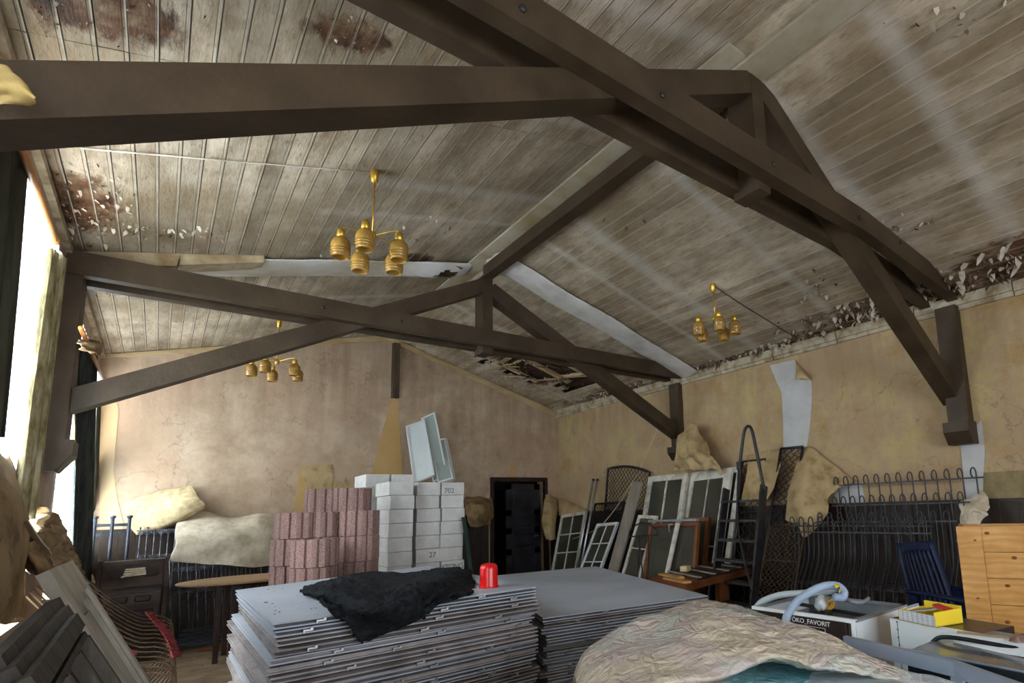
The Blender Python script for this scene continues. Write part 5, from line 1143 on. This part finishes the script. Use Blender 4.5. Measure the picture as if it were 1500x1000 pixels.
PATT = bpy.data.materials.new('dotted blue print'); PATT.use_nodes = True; N, L, b = nodes(PATT); tcx = N.new('ShaderNodeTexCoord'); vo = N.new('ShaderNodeTexVoronoi'); vo.inputs['Scale'].default_value = 110; vo.inputs['Randomness'].default_value = .1
L.new(tcx.outputs['Object'], vo.inputs[0]); L.new(ramp(N, L, vo.outputs[0], [(.28, (.10, .13, .22)), (.36, (.62, .64, .66))]), b.inputs['Base Color'])
part(MB().prism([P0, P0+e, P0+e+V((0, 0, hh)), P0+V((0, 0, hh))], n2*.004), 'front_side', PATT, o)
part(MB().prism([P0+e, P0+e+n2*.20, P0+e+n2*.20+V((0, 0, hh+.02)), P0+e+V((0, 0, hh+.015))], e.normalized()*-.004), 'end_side', YELLOW, o)
part(MB().prism([P0, P0+n2*.20, P0+n2*.20+V((0, 0, hh)), P0+V((0, 0, hh))], e.normalized()*.004), 'end_side', YELLOW, o); part(MB().prism([P0+n2*.196, P0+e+n2*.196, P0+e+n2*.196+V((0, 0, hh+.03)), P0+n2*.196+V((0, 0, hh+.03))], n2*.004), 'back_side', YELLOW, o)
part(MB().bar(P0+e*.12+n2*.09+V((0, 0, hh*.8)), P0+e*.62+n2*.12+V((0, 0, hh+.012)), .10, .006), 'grey_leaflet', mat('grey printed paper', (.30, .28, .27), (.5, .48, .46), 8, .6), o)
part(MB().bar(P0+e*.02+n2*.06+V((0, 0, hh)), P0+e*.22+n2*.10+V((0, 0, hh+.02)), .09, .005), 'white_leaflet', WHITEE, o)
part(MB().bar(P0+e*.5+n2*.15+V((0, 0, hh+.025)), P0+e*.92+n2*.14+V((0, 0, hh+.01)), .04, .012), 'red_leaflet', mat('red card', (.5, .03, .03)), o)
pcard = [on_z(1400, 926, .86), on_z(1500, 944, .86)]
cs = MB().prism([on_x(1397, 927, 3.02)+V((-.03, 0, .0)), on_x(1500, 940, 2.93), on_x(1520, 965, 2.86), on_x(1400, 946, 2.95)], (.01, 0, .004)).build('paper_sheet', WHITEE); setorigin(cs, on_x(1400, 946, 2.95)); tag(cs, 'white paper sheet leaning against the white appliance', 'paper')
cb_ = MB().prism([on_x(1404, 924, 3.03)+V((-.02, 0, 0)), on_x(1500, 936, 2.95), on_x(1530, 952, 2.90), on_x(1400, 940, 2.97)], (.008, 0, .003)).build('cardboard_piece', CARD); setorigin(cb_, on_x(1400, 940, 2.97)); tag(cb_, 'brown cardboard piece behind the white sheet on white appliance', 'cardboard')
q = pe+nn*.03; o = MB().grid(lambda u, v: (q.x-.02+.12*u, q.y-.05+.42*v, .862+.05*math.sin(u*3)*math.sin(v*3)+.01*noise.noise(V((u*9, v*9, 0)))), 16, 16, .004).build('bubble_wrap', plastic_mat('rosy wrapped film', [(.3, (.30, .17, .14)), (.7, (.42, .27, .22))], 4, 1.0)); setorigin(o, (q.x, q.y, .862)); tag(o, 'shiny rosy plastic wrapping on the white appliance at right edge', 'wrapping')
# pine crate
CRA = -73
kf = 3.7; c0 = CAMP+ray(1400, 771)*kf; top_z = c0.z; dr_ = V((math.cos(math.radians(CRA)), math.sin(math.radians(CRA)), 0)); dp_ = V((-dr_.y, dr_.x, 0))
o = thing('pine_crate', 'tall open crate of knotty pine planks with corner post', 'crate', (c0.x, c0.y, 0), math.atan2(dr_.y, dr_.x))
Wc, Dc = .95, .42; s_w = .14
def pc(nm, x0, x1, y0, y1, z0, z1): return MB().bx(x0, x1, y0, y1, z0, z1).build(nm, PINE, o)
pc('corner_post', 0, s_w, 0, .05, 0, top_z); pc('corner_post', Wc-s_w, Wc, 0, .05, 0, top_z)
pc('corner_post', 0, .05, Dc-.05, Dc, 0, top_z+.0); pc('corner_post', Wc-.05, Wc, Dc-.05, Dc, 0, top_z)
pls = .166; k = 0; z = top_z-.0
while z > .1:
    z0_ = max(z-pls, 0)
    for nm, a in (('front', (s_w+.002, Wc-s_w, .012, .034)), ('back', (.05, Wc-.05, Dc-.03, Dc-.008))):
        pc('plank', a[0], a[1], a[2], a[3], z0_+.003, z-.001)
    pc('plank', .008, .028, .05, Dc-.05, z0_+.003, z-.001); pc('plank', Wc-.028, Wc-.008, .05, Dc-.05, z0_+.003, z-.001)
    z -= pls
KN = mat('dark pine knot', (.12, .04, .012), (.20, .08, .025), 30, .5)
for kx_, kz_ in ((.17, .045), (.30, .20), (.245, .375), (.10, .09), (.075, .46), (.36, .52), (.22, .60)):
    on_post = kx_ < s_w
    kn = MB().lathe([(.0, 0), (.011 if not on_post else .006, 0), (.012 if not on_post else .007, -.002)], (0, 0, 0), 10).build('knot', KN, o); kn.location = (kx_, (.0108 if not on_post else -.0012), top_z-kz_); kn.rotation_euler = (H, 0, 0); kn.scale = (1.3, .9, 1)
# grey glass tray with black rim, blue grey frame bar
o = thing('oven_door', 'grey glass oven door with black rounded rim and handle', 'oven door', (2.62, .72, .60), 0)
a = on_z(1330, 952, .80); b = on_z(1500, 985, .80); c = b+(b-a)*.6; nn = V(((b-a).y*-1, (b-a).x, 0)).normalized(); nn = nn if nn.x > 0 else -nn
part(MB().prism([a+nn*.02, c+nn*.02, c+nn*.30+V((0, 0, .01)), a+nn*.30+V((0, 0, .01))], (0, 0, -.02)), 'glass_plate', mat('grey tinted glass', (.10, .11, .12), (.16, .17, .18), 3, .12, spec=.6), o)
part(MB().bar(a+V((0, 0, -.045)), c+V((0, 0, -.045)), .03, .09), 'front_rim', mat('black gloss plastic', (.008, .010, .014), (.014, .018, .024), 3, .25), o)
part(MB().bar(a+V((0, 0, .004)), c+V((0, 0, .004)), .012, .006), 'metal_edge', mat('blue steel trim', (.30, .38, .48), (.36, .44, .54), 3, .3, metal=.5), o)
hp = [a+nn*.22+V((0, 0, .0)), a+nn*.23+(b-a)*.1+V((0, 0, .03)), a+nn*.24+(b-a)*.4+V((0, 0, .035)), a+nn*.24+(b-a)*1.1+V((0, 0, .025)), c+nn*.24]
part(MB().tube(smoothpath(hp, 24), .010, 8), 'handle', bpy.data.materials['black gloss plastic'], o)
q = b+V((-.004, .0, -.045)); part(MB().lathe([(.0, -.03), (.025, -.028), (.028, 0)], q+nn*-.0+V((0, 0, .01)), 14), 'round_knob', GREYE, o)
part(MB().bx(a.x+.02, a.x+.25, c.y, a.y-.04, .0, .755), 'base_box', GREYE, o)
a = on_z(1238, 931, .84); b = on_z(1400, 968, .84); c = on_z(1520, 1010, .84); 
o = MB().bar(a+V((0, 0, -.03)), b+V((0, 0, -.03)), .03, .06).bar(b+V((0, 0, -.03)), c+V((0, 0, -.03)), .03, .06).bar(a+V((.02, -.02, -.06)), a+V((.02, -.02, -.84)), .04, .04, (0, 1, 0)).bar(b+V((.0, .0, -.06)), b+V((0, 0, -.84)), .04, .04, (0, 1, 0)).build('bed_frame', mat('blue grey lacquer', (.22, .26, .33), (.28, .32, .40), 2, .35)); setorigin(o, V((b.x, b.y, 0))); tag(o, 'blue grey frame rail between wrapped mattress and appliances', 'bed frame')

# ================================================================== WRAPPED MATTRESS
o = thing('mattress', 'cyan and peach printed mattress under the film wrapped quilt', 'mattress', (1.9, 1.5, 0))
poly = [(1.62, 2.10), (2.55, 2.38), (2.52, 1.50), (2.30, .90), (2.05, .50), (1.0, .42), (1.22, 1.2)]
for z0_, z1_, nm in ((.05, .42, 'lower_mattress'), (.425, .80, 'upper_mattress')):
    bmn = bmesh.new(); vv = [bmn.verts.new((x, y, z0_)) for x, y in poly]; f_0 = bmn.faces.new(vv); ex = bmesh.ops.extrude_face_region(bmn, geom=[f_0]); 
    for v in ex['geom']:
        if isinstance(v, bmesh.types.BMVert): v.co.z = z1_
    bmesh.ops.recalc_face_normals(bmn, faces=bmn.faces); bmesh.ops.bevel(bmn, geom=bmn.edges[:], offset=.06, segments=3, affect='EDGES', profile=.6)
    m = MB(); bmn.verts.index_update(); m.add([v.co.copy() for v in bmn.verts], [[v.index for v in f.verts] for f in bmn.faces], True); bmn.free(); part(m, nm, CYANM, o)
g = [[(849, 1010, .55), (855, 985, .62), (1000, 905, .66), (1050, 896, .68), (1130, 925, .66), (1210, 945, .66), (1300, 985, .70)],
     [(845, 985, .74), (860, 951, .82), (935, 908, .90), (1020, 881, .95), (1075, 888, .95), (1165, 917, .90), (1300, 970, .82)],
     [(842, 1005, .76), (880, 962, .86), (960, 925, .93), (1040, 905, .985), (1100, 912, .96), (1190, 930, .92), (1320, 984, .82)],
     [(842, 1030, .76), (890, 985, .86), (970, 958, .92), (1060, 940, .95), (1120, 945, .93), (1200, 950, .92), (1330, 990, .82)],
     [(842, 1060, .76), (890, 1020, .86), (980, 995, .90), (1080, 975, .91), (1140, 966, .91), (1200, 972, .90), (1330, 996, .82)],
     [(842, 1075, .74), (890, 1036, .84), (980, 1010, .86), (1080, 985, .87), (1145, 974, .84), (1200, 979, .87), (1330, 1000, .81)],
     [(850, 1060, .70), (895, 1025, .78), (985, 1000, .79), (1085, 975, .80), (1150, 966, .79), (1200, 970, .80), (1325, 992, .79)]]
o = MB().grid(sheetfn([[on_z(*p) for p in row] for row in g], .022, 5, 31, .028), 90, 110, .01).build('wrapped_quilt', FOILM); setorigin(o, on_z(1050, 940, .8)); tag(o, 'beige quilt in crinkled clear film heaped on the mattress', 'quilt')
gf = [[(1190, 985, .815), (1260, 980, .83), (1340, 985, .82), (1400, 1000, .79)], [(1170, 1010, .815), (1260, 1000, .835), (1340, 1002, .825), (1400, 1018, .78)], [(1150, 1060, .81), (1260, 1040, .82), (1350, 1030, .81), (1400, 1040, .76)]]
o = MB().grid(sheetfn([[on_z(*p) for p in row] for row in gf], .012, 9, 35, .015), 30, 40, .002).build('clear_film', mat('clear crinkled film', (.75, .82, .86), (.85, .9, .93), 30, .12, .8, 40, spec=.7, alpha=.30)); setorigin(o, on_z(1300, 1000, .8)); tag(o, 'loose clear plastic film over the mattress corner', 'film')
# small litter on the floor at the left
lit = MB()
for k in range(160):
    x, y = R.uniform(-.2, 1.6), R.uniform(5.2, 8.4); s = R.uniform(.006, .03); a = R.uniform(0, 6.3); p = V((x, y, .004)); d1 = V((math.cos(a), math.sin(a), 0))*s; d2 = V((-math.sin(a), math.cos(a), 0))*s*.5
    lit.add([p-d1, p+d2, p+d1+V((0, 0, s*.4)), p-d2], [(0, 1, 2, 3)])
tag(lit.build('litter', mat('floor litter', (.10, .07, .04), (.45, .38, .28), 9, .9)), 'paint crumbs and litter scattered on the floor', 'litter', kind='stuff')
